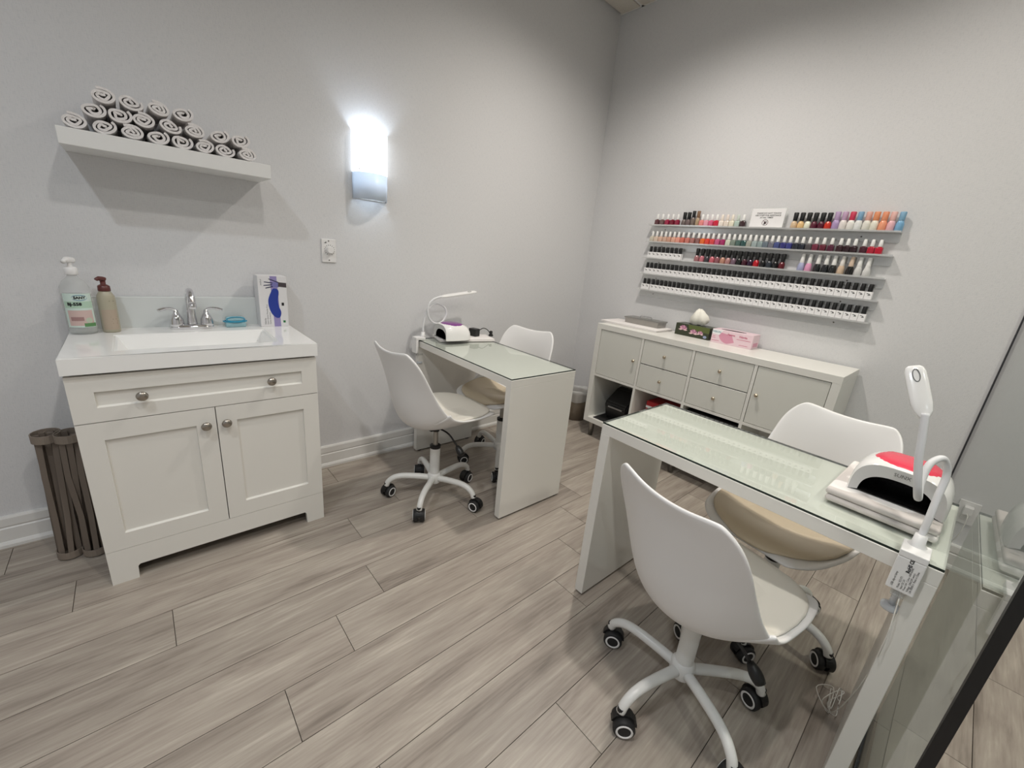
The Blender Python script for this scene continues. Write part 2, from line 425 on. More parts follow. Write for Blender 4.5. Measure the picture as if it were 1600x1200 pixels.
# ------------------------------------------------------------------ vanity
VX0, VX1, VF = -3.066, -2.326, -.488
va = thing('vanity_cabinet', 'white shaker vanity cabinet with one drawer and two doors under the sink', 'cabinet', (0, 0, 0))
bm = bmesh.new()
box(bm, VX0, VX0+.018, VF+.021, -.012, .0, .803); box(bm, VX1-.018, VX1, VF+.021, -.012, .0, .803)
box(bm, VX0+.018, VX1-.018, -.03, -.012, .06, .803); box(bm, VX0+.018, VX1-.018, VF+.021, -.03, .12, .138)
box(bm, VX0+.018, VX1-.018, VF+.021, VF+.04, .60, .655)
to_obj('body', bm, CAB, va)
ap = [(VX0, 0), (VX0+.074, 0), (VX0+.076, .050), (VX0+.083, .058), (VX1-.083, .058), (VX1-.076, .050), (VX1-.074, 0), (VX1, 0), (VX1, .138), (VX0, .138)]
to_obj('base_apron', PR(ap, VF, VF+.02, lambda a, b, h: (a, h, b)), CAB, va)
def shaker(name, x0, x1, z0, z1, px0, px1, pz0, pz1, knobs):
    bm = bmesh.new(); y = VF
    def ring(x0, x1, z0, z1, yy): return [bm.verts.new(p) for p in ((x0, yy, z0), (x1, yy, z0), (x1, yy, z1), (x0, yy, z1))]
    a = ring(x0, x1, z0, z1, y); b = ring(px0, px1, pz0, pz1, y); c = ring(px0+.0012, px1-.0012, pz0+.0045, pz1-.0012, y+.009); d = ring(x0, x1, z0, z1, y+.02)
    for i in range(4):
        j = (i+1) % 4
        bm.faces.new((a[i], a[j], b[j], b[i])); bm.faces.new((b[i], b[j], c[j], c[i])); bm.faces.new((a[j], a[i], d[i], d[j]))
    bm.faces.new(c); bm.faces.new(d[::-1])
    o = to_obj(name, bm, CAB, va)
    for kx, kz in knobs:
        to_obj('knob', LA([(.006, 0), (.006, .012), (.0155, .016), (.017, .021), (.014, .027), (.006, .029)], 24), NICKEL, o, True, (kx, y, kz), (PI/2, 0, 0))
    return o
g = .0015
shaker('drawer', VX0, VX1, .636+g, .797, VX0+.06, VX1-.06, .687, .741, [(-2.892, .716), (-2.502, .716)])
xm = -2.6955
shaker('door', VX0, xm-g, .1395, .636-g, VX0+.061, xm-.063, .203, .571, [(-2.730, .569)])
shaker('door', xm+g, VX1, .1395, .636-g, xm+.065, VX1-.061, .203, .571, [(-2.666, .569)])
# sink top
TX0, TX1, TF, TZ0, TZ = -3.070, -2.322, -.501, .806, .861
st = thing('sink_top', 'glossy white one-piece sink top with backsplash on the vanity', 'sink', (0, 0, 0))
bm = bmesh.new()
def rect(x0, x1, y0, y1, z): return [bm.verts.new(p) for p in ((x0, y0, z), (x1, y0, z), (x1, y1, z), (x0, y1, z))]
ra = rect(TX0, TX1, TF, -.012, TZ); rb = rect(-2.945, -2.452, -.432, -.168, TZ); rc = rect(-2.935, -2.462, -.422, -.178, TZ-.008)
rd = rect(-2.915, -2.482, -.395, -.205, TZ-.05); re_ = rect(TX0, TX1, TF, -.012, TZ0); rf = rect(-2.955, -2.442, -.44, -.16, TZ0); rg = rect(-2.92, -2.477, -.40, -.20, TZ-.058)
for a, b in ((ra, rb), (rb, rc), (rc, rd), (ra, re_), (re_, rf), (rf, rg)):
    for i in range(4): j = (i+1) % 4; bm.faces.new((a[i], a[j], b[j], b[i]))
bm.faces.new(rd); bm.faces.new(rg)
bmesh.ops.bevel(bm, geom=[e for e in bm.edges if all(v.co.z > TZ-.001 for v in e.verts) and (all(v in ra for v in e.verts) or all(v in rb for v in e.verts))], offset=.003, segments=2, affect='EDGES')
to_obj('basin_slab', bm, GLOSSW, st)
to_obj('backsplash', B(TX0, TX1, -.030, -.002, TZ-.002, .986, bev=.003), pmat('backsplash_white', (214, 218, 217), .12), st)
to_obj('drain', LA([(.022, 0), (.020, .003), (.008, .004)], 20, (-2.70, -.29, TZ-.0498)), CHROME, st, True)
# faucet
fc = thing('faucet', 'chrome two-handle faucet at the back of the sink', 'faucet', (-2.699, -.085, TZ))
to_obj('base_plate', PR([(.076*math.copysign(abs(math.cos(a))**.55, math.cos(a)), .027*math.copysign(abs(math.sin(a))**.7, math.sin(a))) for a in [2*PI*i/36 for i in range(36)]], 0, .017, lambda a, b, h: (a*(1-h*2), b*(1-h*4), h)), CHROME, fc, True)
to_obj('spout', TU([(0, .008, .012), (0, .008, .06), (0, .004, .115), (0, -.014, .150), (0, -.048, .163), (0, -.085, .148), (0, -.102, .118)], lambda f: .0195-.0065*min(1, f*2), 16, n=6), CHROME, fc, True)
to_obj('aerator', LA([(.0125, 0), (.0145, .004), (.0145, .018), (.012, .02)], 18, (0, -.103, .100)), CHROME, fc, True)
for s in (-1, 1):
    h = to_obj('handle', LA([(.024, .012), (.0235, .022), (.022, .04), (.016, .055), (.010, .066), (.008, .078), (.004, .082)], 20, (s*.051, 0, 0)), CHROME, fc, True)
    to_obj('lever', TU([(s*.051, 0, .074), (s*.060, -.004, .084), (s*.078, -.012, .088), (s*.098, -.020, .084), (s*.108, -.024, .080)], lambda f: .0055 if f < .6 else .0068, 10, n=5), CHROME, h, True)

# bottles, soap box and glove box on the sink top
def cylpatch(r, a0, a1, z0, z1, n=14, ry=None, ztilt=0):
    ry = ry or r
    bm = bmesh.new(); lo = []; hi = []
    for i in range(n+1):
        f = i/n; a = a0+(a1-a0)*f
        lo.append(bm.verts.new((r*math.cos(a), ry*math.sin(a), z0+(ztilt*f if ztilt else 0)))); hi.append(bm.verts.new((r*math.cos(a), ry*math.sin(a), z1)))
    for i in range(n): bm.faces.new((lo[i], lo[i+1], hi[i+1], hi[i]))
    return bm
def cylmap(r, ac, z, ry=None):
    ry = ry or r
    return lambda a, b, h: ((r+h)*math.cos(ac+a/r), (ry+h)*math.sin(ac+a/r), z+b)
t = thing('soap_bottle', 'clear pump soap bottle with green and pink label', 'bottle', (-3.027, -.112, TZ))
RX, RY = .0405, .032
to_obj('bottle', LA([(.034, 0), (.0385, .004), (.0405, .014), (.0405, .150), (.039, .170), (.030, .190), (.017, .203), (.0135, .208), (.0135, .216)], 32, sy=RY/RX), CLEARP, t, True)
to_obj('liquid', LA([(.034, .004), (.0385, .012), (.0385, .10), (.0385, .146)], 28, sy=RY/RX), mixmat('pale_soap', (206, 212, 206), .35, .1), t, True)
to_obj('cap', LA([(.017, .214), (.0185, .216), (.0185, .236), (.015, .240), (.007, .242), (.006, .255)], 24), PLAST, t, True)
to_obj('pump_head', TU([(.010, .010, .262), (0, 0, .265), (-.009, -.014, .264), (-.013, -.024, .258)], lambda f: .0105 if f < .6 else .007, 10, n=4), PLAST, t, True)
ac = math.radians(-84)
to_obj('label', cylpatch(.0410, ac-1.05, ac+1.05, .028, .150, ry=.0325), pmat('label_mint', (204, 222, 214), .4), t, True)
to_obj('label_green_band', cylpatch(.0412, ac-1.0, ac+1.0, .098, .122, ry=.0327), pmat('label_green', (176, 204, 184), .4), t, True)
to_obj('label_photo', cylpatch(.0412, ac-.85, ac+.85, .034, .090, ry=.0327), pmat('label_photo_pink', (203, 178, 172), .5), t, True)
to_obj('label_photo_shade', cylpatch(.0413, ac-.7, ac+.15, .052, .066, ry=.0328), pmat('label_photo_dusk', (160, 126, 124), .5), t, True)
to_obj('label_leaf', cylpatch(.0413, ac+.1, ac+1.0, .030, .043, ry=.0328), pmat('label_leaf_green', (92, 140, 88), .5), t, True)
to_obj('label_seal', PR(ellipse(0, 0, .010, .010), 0, .0003, cylmap(.0415, ac+.48, .053, .033)), pmat('label_seal_green', (186, 196, 176), .5), t)
bm = bmesh.new()
for sgn in (1, -1):
    po = [(sgn*.021*math.cos(a), sgn*.0105*math.sin(a)) for a in [PI*.15+PI*.85*i/14 for i in range(15)]]
    pi = [(sgn*.0205*math.cos(a), sgn*.0085*math.sin(a)) for a in [PI*.15+PI*.85*i/14 for i in range(15)]]
    for i in range(14):
        prism(bm, [po[i], po[i+1], pi[i+1], pi[i]], 0, .0002, cylmap(.0414, ac+.12, .135, .0329))
to_obj('label_swirl', bm, pmat('label_blue', (74, 124, 158), .5), t)
text('label_print', 'SANY', .0125, cylmap(.0414, ac+.12, .135, .0329), INK, t, h=.0003, bold=.0006)
text('label_print', 'BJ-558', .0145, cylmap(.0414, ac-.28, .112, .0329), INK, t, h=.0003, bold=.0008)
t = thing('foam_bottle', 'slim beige pump bottle with a brown top', 'bottle', (-2.951, -.096, TZ))
to_obj('bottle', LA([(.023, 0), (.026, .003), (.0265, .012), (.0265, .120), (.025, .138), (.019, .150), (.0165, .154), (.0165, .158)], 28), pmat('beige_plastic', (172, 166, 146), .35), t, True)
to_obj('label', cylpatch(.0268, ac-.9, ac+.9, .012, .088), pmat('label_beige', (176, 160, 142), .5), t, True)
to_obj('collar', LA([(.0175, .155), (.0185, .158), (.0175, .174), (.012, .178), (.008, .180), (.008, .192)], 22), pmat('brown_plastic', (92, 44, 40), .35), t, True)
to_obj('pump_head', TU([(.006, .004, .197), (0, 0, .200), (-.012, -.009, .201), (-.017, -.012, .196)], lambda f: .0085 if f < .6 else .006, 10, n=4), MATS['brown_plastic'], t, True)
for q, (b, wd) in enumerate(((.120, .016), (.060, .022), (.052, .012), (.044, .020), (.036, .014), (.022, .026))):
    to_obj('label_print', PR([(-wd/2, -.0008), (wd/2, -.0008), (wd/2, .0008), (-wd/2, .0008)], 0, .0002, cylmap(.027, ac+.45, b)), pmat('olive_ink', (104, 100, 76), .6), t)
t = thing('soap_box', 'small clear blue-rimmed lidded box right of the faucet', 'soap box', (-2.543, -.075, TZ))
DB = mixmat('clear_blue_plastic', (176, 218, 226), .55, .12); BR = pmat('teal_plastic', (46, 150, 184), .3)
to_obj('tray', B(-.039, .039, -.026, .026, 0, .022, bev=.005), DB, t, True)
bm = bmesh.new(); lathe(bm, [(.040, 0), (.047, .001), (.047, .005), (.040, .006), (.040, 0)], 36, (0, 0, .022), sy=.66, cap0=False, cap1=False); to_obj('rim', bm, BR, t)
to_obj('lid', B(-.036, .036, -.022, .022, .024, .045, bev=.008), DB, t, True)
bm = bmesh.new(); tube(bm, [(.035*math.cos(a)*1.0, -.023, .036+.010*math.sin(a)) for a in [2*PI*i/24 for i in range(25)]], .0022, 6); to_obj('lid_band', bm, BR, t, True)
t = thing('glove_box', 'upright glove box with a blue oval and gloved hand print', 'box', (-2.389, -.072, TZ), 0)
to_obj('carton', B(-.059, .059, -.040, .040, 0, .233, bev=.0012, seg=1), pmat('carton_white', (222, 221, 222), .5), t)
fa = faceA(-.059, -.040, 0)
to_obj('stripe', PR([(.056, 0), (.084, 0), (.078, .2325), (.050, .2325)], 0, .0003, fa), pmat('lavender_print', (148, 138, 186), .5), t)
blob = crom([(.046, .150, 0), (.060, .176, 0), (.078, .174, 0), (.083, .158, 0), (.078, .125, 0), (.080, .095, 0), (.088, .068, 0), (.082, .044, 0), (.066, .042, 0), (.048, .062, 0), (.038, .096, 0), (.038, .126, 0), (.046, .150, 0)], 4)[:-1]
to_obj('blue_shape', PR([(p.x, p.y) for p in blob], 0, .0006, fa), pmat('cobalt_print', (34, 58, 150), .5), t)
to_obj('palm_print', PR([(.056, .182), (.082, .182), (.092, .190), (.084, .206), (.062, .206), (.052, .194)], 0, .0005, fa), pmat('glove_print', (120, 118, 176), .5), t)
to_obj('sleeve_print', PR([(.082, .186), (.117, .182), (.117, .203), (.084, .206)], 0, .0006, fa), pmat('arm_print', (70, 62, 66), .5), t)
DP = pmat('dark_glove_print', (40, 40, 76), .5)
for a, b in (((.060, .202), (.026, .206)), ((.058, .194), (.023, .190)), ((.060, .186), (.030, .178)), ((.084, .205), (.045, .220))):
    d = Vector((b[0]-a[0], b[1]-a[1])).normalized(); n = Vector((-d.y, d.x))*.0022
    to_obj('finger_print', PR([(a[0]+n.x, a[1]+n.y), (a[0]-n.x, a[1]-n.y), (b[0]-n.x*.8, b[1]-n.y*.8), (b[0]+n.x*.8, b[1]+n.y*.8)], .0002, .0008, fa), DP, t)
for x, z0, s_, sz in ((.020, .012, 'Nitrile', .011), (.030, .012, 'Exam Gloves Powder Free', .0085), (.040, .012, 'Gants d examen', .0085), (.012, .190, 'medical', .009)):
    text('print', s_, sz, (lambda x, z0: (lambda a, b, h: (-.059+x+b, -.040-h, z0+a)))(x, z0), GREYINK, t, align='LEFT', rot=0) if False else text('print', s_, sz, (lambda x, z0: (lambda a, b, h: (-.059+x-b, -.040-h, z0+a)))(x, z0), GREYINK, t, align='LEFT')
to_obj('badge', B(-.059+.092, -.059+.102, -.0406, -.040, .098, .112), INK, t); to_obj('badge', B(-.059+.094, -.059+.104, -.0406, -.040, .018, .028), pmat('badge_green', (44, 120, 70), .5), t)

# ------------------------------------------------------------------ folded slat bundle left of the vanity
t = thing('folded_slat_rack', 'folded brown slatted rack leaning between the wall and the vanity', 'rack', (-3.165, -.215, 0))
WB = pmat('brown_wood', (112, 101, 91), .6); BB = pmat('taupe_band', (132, 121, 110), .7)
rnd = random.Random(3)
for (cx, cy, lean) in ((-.022, .018, 0.008), (.050, -.012, -.004)):
    pts = [(.030*math.cos(a), .036*math.sin(a)) for a in [2*PI*i/7+.3 for i in range(7)]]+[(0, 0), (.012, .01)]
    for i, (px, py) in enumerate(pts):
        qx, qy = pts[(i+rnd.choice((0, 1, 2))) % 9] if i % 2 else (px, py)
        bm = bmesh.new()
        v0 = Vector((cx+px, cy+py, .004)); v1 = Vector((cx+qx*.85+lean, cy+qy*.85+.03, .500+rnd.uniform(-.006, .008)))
        A = Vector((.0080, 0, 0)); Bv = Vector((0, .0055, 0)); rr = []
        for f in (0, .35, .7, 1):
            p = v0.lerp(v1, f)+Vector((math.sin(f*PI)*rnd.uniform(-.006, .006), 0, 0))
            rr.append([bm.verts.new(p+s1*A+s2*Bv) for s1, s2 in ((-1, -1), (1, -1), (1, 1), (-1, 1))])
        for a, b in zip(rr, rr[1:]):
            for k in range(4): bm.faces.new((a[k], a[(k+1) % 4], b[(k+1) % 4], b[k]))
        bm.faces.new(rr[0][::-1]); bm.faces.new(rr[-1]); to_obj('slat', bm, WB, t)
    for z0, z1, ox, oy in ((.006, .034, 0, 0), (.482, .512, lean, .029)):
        bm = bmesh.new()
        lathe(bm, [(.040, 0), (.040, z1-z0), (.037, z1-z0), (.037, 0), (.040, 0)], 20, (cx+ox, cy+oy, z0), sy=1.12, cap0=False, cap1=False)
        to_obj('band', bm, BB, t, False)

# ------------------------------------------------------------------ desks
def make_desk(label, loc, rz, w, l, far_sign, glabel):
    """local x = width, y = length from the corner"""
    t = thing('desk', label, 'desk', loc, rz)
    H = .743; T = .037
    to_obj('top_panel', B(0, w, 0, l, H-T, H, bev=.0012, seg=1), DESK, t)
    for a, b in ((0, T), (l-T, l)):
        o = to_obj('leg_panel', B(0.0, w, a, b, .010, H-T, bev=.0012, seg=1), DESK, t)
        for fx in (.03, w-.03): to_obj('foot', LA([(.012, 0), (.014, .003), (.012, .010)], 14, (fx, (a+b)/2, 0)), BLACK, o)
    bm = bmesh.new(); box(bm, .001, w-.001, .001, l-.001, H+.0008, H+.0068)
    for f in bm.faces:
        f.material_index = 0 if abs(f.calc_center_median().z-(H+.0038)) > .002 else 1
    gl = to_obj('desk_glass', bm, [GLASS, GEDGE], None); gl.location = loc; gl.rotation_euler = (0, 0, rz)
    tag(gl, glabel, 'glass top')
    return t
make_desk('white waterfall desk standing end-on against the left wall', (-1.6403, -.9838, 0), -.016, .440, .907, 1, 'pale green glass sheet on the desk by the left wall')
# near desk: same build, its far end towards the back-left
c2, s2 = math.cos(-.0174), math.sin(-.0174)
D2 = lambda a, b: (-1.6745+c2*a-s2*b, -1.5177+s2*a+c2*b)
L2 = .8793
p2 = D2(0, -L2)
make_desk('white waterfall desk in the foreground with its end at the glass partition', (p2[0], p2[1], 0), -.0174, .4347, L2, 1, 'pale green glass sheet on the foreground desk')
DZ = .7502

# ------------------------------------------------------------------ chairs
PROF = [(0, .262, .454), (.05, .252, .474), (.12, .214, .478), (.25, .12, .458), (.40, -.01, .430), (.52, -.11, .432), (.61, -.178, .468), (.71, -.214, .555), (.84, -.238, .69), (.94, -.262, .79), (1.0, -.284, .843)]
WID = [(0, .110), (.03, .150), (.06, .175), (.12, .202), (.25, .225), (.40, .236), (.52, .238), (.61, .232), (.71, .220), (.84, .204), (.90, .198), (.94, .187), (.975, .168), (1.0, .132)]
AMP = [(0, .004), (.05, .008), (.12, .018), (.25, .048), (.40, .098), (.52, .140), (.61, .148), (.71, .116), (.84, .064), (.94, .034), (1.0, .018)]
def interp(T, v, k=1):
    for a, b in zip(T, T[1:]):
        if v <= b[0]:
            f = (v-a[0])/(b[0]-a[0]); return a[k]+(b[k]-a[k])*f
    return T[-1][k]
PC = crom([(p[1], p[2], 0) for p in PROF], 12)
PVv = []
for a, b in zip(PROF, PROF[1:]):
    for k in range(12): PVv.append(a[0]+(b[0]-a[0])*k/12)
PVv.append(1.0)
def prof(v):
    import bisect
    i = max(0, min(len(PVv)-2, bisect.bisect_right(PVv, v)-1))
    f = (v-PVv[i])/(PVv[i+1]-PVv[i]); p = PC[i].lerp(PC[i+1], f); tg = (PC[i+1]-PC[i]).normalized()
    return p, Vector((tg.y, -tg.x)) if False else Vector((-tg.y, tg.x))*-1
def shell_pt(u, v, off=0):
    p, n = prof(v)
    # n points up from the seat and forward from the back
    if n.y < 0 and v < .4: n = -n
    a = interp(AMP, v); w_ = interp(WID, v)
    k = abs(u)
    d = a*k**2.1+off
    lift = .007*max(0, (v-.82)/.18)**2*min(1.0, k/.75)**2
    return Vector((p.x+n.x*d, u*w_, p.y+n.y*d+lift))
def smoothtab(T):
    return T
def make_shell():
    bm = bmesh.new(); NU, NV = 26, 44
    G_ = [[bm.verts.new(shell_pt(-1+2*i/NU, j/NV)) for i in range(NU+1)] for j in range(NV+1)]
    for j in range(NV):
        for i in range(NU): bm.faces.new((G_[j][i], G_[j][i+1], G_[j+1][i+1], G_[j+1][i]))
    bmesh.ops.smooth_vert(bm, verts=bm.verts[:], factor=.5, use_axis_x=True, use_axis_y=True, use_axis_z=True)
    bmesh.ops.smooth_vert(bm, verts=bm.verts[:], factor=.5, use_axis_x=True, use_axis_y=True, use_axis_z=True)
    return bm
def make_cushion():
    bm = bmesh.new(); NR, NA = 9, 40; vc, vr, ur = .285, .262, .91
    def uv(r, a):
        ca, sa = math.cos(a), math.sin(a); e = .72
        return (ur*r*math.copysign(abs(sa)**e, sa), vc+vr*r*math.copysign(abs(ca)**e, ca))
    def ringv(r, off): return [bm.verts.new(shell_pt(*uv(r, 2*PI*i/NA), off)) for i in range(NA)]
    rs = [(1-.12*k if k < 5 else .52-.12*(k-4)) for k in range(NR)]
    rings = [ringv(.97, .004), ringv(1.0, .010)]
    for r in (.995, .97, .93, .85, .7, .5, .3, .12):
        rings.append(ringv(r, .010+.020*(1-r**6)**.5 if r < .995 else .016))
    for a, b in zip(rings, rings[1:]):
        for i in range(NA): bm.faces.new((a[i], a[(i+1) % NA], b[(i+1) % NA], b[i]))
    bm.faces.new(rings[-1]); bm.faces.new(rings[0][::-1])
    return bm
CH = {}
def chair_meshes():
    o = to_obj('seat_shell', make_shell(), PLAST, None, True); CH['seat_shell'] = o
    sm = o.modifiers.new('solid', 'SOLIDIFY'); sm.thickness = .011; sm.offset = 0
    sb = o.modifiers.new('sub', 'SUBSURF'); sb.levels = 1; sb.render_levels = 1
    CH['seat_cushion'] = to_obj('seat_cushion', make_cushion(), PAD, None, True)
    CH['column'] = to_obj('column', LA([(.034, .088), (.036, .092), (.036, .130), (.030, .140), (.0265, .142), (.0265, .290)], 24), METW, None); smooth_by_angle(CH['column'])
    CH['collar'] = to_obj('collar', LA([(.028, .288), (.0285, .291), (.0285, .302), (.018, .305)], 24), BLACK, None); smooth_by_angle(CH['collar'])
    CH['gas_lift'] = to_obj('gas_lift', LA([(.0135, .300), (.0135, .385)], 20), STEEL, None); smooth_by_angle(CH['gas_lift'])
    CH['mount'] = to_obj('mount', B(-.06, .06, -.045, .045, .405, .421, bev=.005), BLACK, None)
    bm = LA([(.0185, .383), (.0195, .386), (.0195, .404)], 20); CH['lift_cap'] = to_obj('lift_cap', bm, BLACK, None); smooth_by_angle(CH['lift_cap'])
    lev = TU([(0, -.03, .408), (.01, -.10, .398), (.02, -.165, .350)], .0045, 8, n=4); CH['lever'] = to_obj('lever', lev, BLACK, None, True)
    pd = bmesh.new(); tube(pd, [(.019, -.158, .356), (.021, -.175, .338), (.023, -.195, .318)], lambda f: .009+.009*math.sin(f*PI*.8), 10, n=3); CH['lever_paddle'] = to_obj('lever_paddle', pd, BLACK, None, True)
    CH['leg'] = to_obj('leg', TU([(.025, 0, .112), (.09, 0, .120), (.16, 0, .124), (.205, 0, .116), (.235, 0, .094), (.246, 0, .068)], lambda f: .0165-.003*f, 12, n=5), METW, None, True)
    bm = bmesh.new()
    # hood and stem
    n = 10
    for s in (-1, 1): pass
    hood = [(.031*math.cos(a), .028+.031*math.sin(a)) for a in [math.radians(10+170*i/n) for i in range(n+1)]]+[(.022*math.cos(a), .028+.022*math.sin(a)) for a in [math.radians(180-170*i/n) for i in range(n+1)]]
    prism(bm, hood, -.0085, .0085, lambda a, b, h: (a-.012, h, b)); lathe(bm, [(.009, .052), (.009, .072)], 12)
    CH['caster'] = to_obj('caster', bm, BLACK, None)
    bm = bmesh.new()
    lathe(bm, [(.010, .005), (.0255, .006), (.0262, .009), (.0262, .020), (.0235, .023), (.008, .024)], 22)
    bmesh.ops.rotate(bm, verts=bm.verts, matrix=Matrix.Rotation(PI/2, 3, 'X')); bmesh.ops.translate(bm, verts=bm.verts, vec=(0, 0, 0))
    CH['wheel'] = to_obj('wheel', bm, RUBBER, None); smooth_by_angle(CH['wheel'], 50)
    bm = bmesh.new()
    lathe(bm, [(.0195, .0225), (.0205, .0248), (.0165, .0252), (.0150, .0232)], 24, cap0=False, cap1=False)
    bmesh.ops.rotate(bm, verts=bm.verts, matrix=Matrix.Rotation(PI/2, 3, 'X')); bmesh.ops.translate(bm, verts=bm.verts, vec=(0, 0, 0))
    CH['wheel_ring'] = to_obj('wheel_ring', bm, PLAST, None, True)
chair_meshes()
chair_used = set()
def part(kind, parent, loc=(0, 0, 0), rz=0):
    src = CH[kind]
    if kind in chair_used:
        o = src.copy(); link(o)
    else: o = src; chair_used.add(kind)
    o.parent = parent; o.location = loc; o.rotation_euler = (0, 0, rz)
    return o
PAD_SHADED = pmat('shaded_white_faux_leather', (202, 188, 164), .42, bump=(160, .15, .001))  # white pad with the warm shade under the desks painted in as beige
def place_chair(x, y, face, base, swiv, label, drop=0.0, beige=False):
    t = thing('office_chair', label, 'chair', (x, y, 0), math.radians(face), 'white swivel chairs at the desks')
    for k in ('seat_shell', 'seat_cushion', 'column', 'collar', 'gas_lift', 'lift_cap', 'mount'):
        o = part(k, t, (0, 0, 0 if k in ('column', 'collar') else -drop))
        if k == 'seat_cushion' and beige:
            o.data = o.data.copy(); o.data.materials[0] = PAD_SHADED  # pad under a desk gets the shade-tinted copy
    lv = part('lever', t, (0, 0, -drop)); part('lever_paddle', lv)
    for i in range(5):
        a = math.radians(base-face+72*i)
        part('leg', t, (0, 0, 0), a)
        c = part('caster', t, (.247*math.cos(a), .247*math.sin(a), 0), math.radians(swiv[i]-face))
        c.scale = (1.2, 1.2, 1.2)
        for hh in (0, PI):
            part('wheel', c, (-.012, 0, .0262), hh); part('wheel_ring', c, (-.012, 0, .0262), hh)
    return t
place_chair(-1.793, -.608, 3, 6.5, (20, 60, 200, 240, 110), 'white swivel chair left of the wall desk, back turned to the sink')
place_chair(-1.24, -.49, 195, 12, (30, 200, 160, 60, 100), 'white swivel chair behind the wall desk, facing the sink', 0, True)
place_chair(-1.737, -1.993, -13, 23, (60, 120, 130, 160, 250), 'white swivel chair in the foreground, its back to the viewer', .052)
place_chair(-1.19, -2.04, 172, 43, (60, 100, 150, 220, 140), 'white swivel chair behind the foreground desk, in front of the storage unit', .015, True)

# ------------------------------------------------------------------ storage unit
KX, KY0, KY1, KZ0, KZ1 = -.386, -.489, -1.953, .120, .876
t = thing('storage_unit', 'long white cube storage unit with doors and drawers under the polish racks', 'cabinet', (0, 0, 0))
FT, DT = .038, .016
bm = bmesh.new()
box(bm, KX, -.016, KY1, KY0, KZ1-FT, KZ1, bev=.001, seg=1)
to_obj('top_board', bm, FOIL, t)
to_obj('bottom_board', B(KX, -.016, KY1, KY0, KZ0, KZ0+FT, bev=.001, seg=1), FOIL, t)
for a in (KY0-FT, KY1): to_obj('side_board', B(KX, -.016, a, a+FT, KZ0+FT, KZ1-FT), FOIL, t)
cw = (1.464-2*FT-3*DT)/4
ys = [KY0-FT-i*(cw+DT) for i in range(4)]          # left edge of each cell
for y in ys[1:]: to_obj('divider', B(KX+.002, -.018, y, y+DT, KZ0+FT, KZ1-FT), FOIL, t)
ch = (KZ1-KZ0-2*FT-DT)/2; zm = KZ0+FT+ch
for y in ys: to_obj('shelf', B(KX+.002, -.018, y-cw, y, zm, zm+DT), FOIL, t)
to_obj('back_panel', B(-.018, -.014, KY1+.01, KY0-.01, KZ0+.01, KZ1-.01), FOIL, t)
for y in (KY0-.05, KY1+.05, (KY0+KY1)/2):
    for x in (KX+.05, -.06): to_obj('foot', LA([(.018, 0), (.022, .112), (.026, .120)], 16, (x, y, 0)), STEEL, t, True)
KN = [(.004, 0), (.004, .008), (.0095, .012), (.011, .017), (.008, .022), (.003, .0235)]
SEAM = .0028
def front(name, y1, y0, z0, z1, ky, kz):
    o = to_obj(name, B(KX+.004, KX+.020, y0+SEAM, y1-SEAM, z0+SEAM, z1-SEAM, bev=.001, seg=1), pmat('white_foil_front', (216, 216, 209), .32), t)
    to_obj('knob', LA(KN, 18), BRASS, o, True, (KX+.004, ky, kz), (0, -PI/2, 0))
    # dark void behind the gaps
    return o
za, zb = zm+DT, KZ1-FT; zc = (za+zb)/2
front('door', ys[0], ys[0]-cw, za, zb, ys[0]-cw+.032, (za+zb)/2+.005)
for i in (1, 2):
    front('drawer', ys[i], ys[i]-cw, zc, zb, ys[i]-cw/2, (zc+zb)/2)
    front('drawer', ys[i], ys[i]-cw, za, zc, ys[i]-cw/2, (za+zc)/2)
front('door', ys[3], ys[3]-cw, za, zb, ys[3]-.032, (za+zb)/2+.005)
# things in the open compartments
zf = KZ0+FT
t = thing('black_case', 'black hard case on a mat in the open compartment', 'case', (-.20, ys[0]-.175, zf))
bm = PR([(-.09, .02), (-.12, .12), (-.11, .15), (.02, .235), (.075, .24), (.085, .21), (.085, .02)], -.10, .09, lambda a, b, h: (a, h, b))
bmesh.ops.bevel(bm, geom=bm.edges[:], offset=.010, segments=2, affect='EDGES'); to_obj('shell', bm, BLACK, t, False)
to_obj('trim_strip', B(-.128, -.120, -.07, .05, .112, .122), pmat('silver_trim', (190, 190, 192), .3, .8), t)
to_obj('mat', B(-.165, .12, -.14, .14, 0, .006), RUBBER, t); to_obj('stand', B(-.08, .08, -.09, .08, .006, .03), BLACK, t)
t = thing('red_box', 'red cardboard box in the open compartment right of the black case', 'box', (-.24, ys[1]-.165, zf))
to_obj('carton', B(-.07, .09, -.13, .10, 0, .255, bev=.002, seg=1), pmat('red_card', (168, 30, 38), .5), t)
to_obj('white_band', B(-.0706, -.069, -.13, .10, .205, .222), PAPER, t)
tb = thing('black_box', 'flat black box low in the third compartment', 'box', (-.22, ys[2]-.168, zf))
to_obj('carton', B(-.12, .12, -.155, .155, 0, .26, bev=.003, seg=1), BLACK, tb)
to_obj('lid', B(-.124, .124, -.158, .158, .26, .30, bev=.003, seg=1), BLACK, tb)

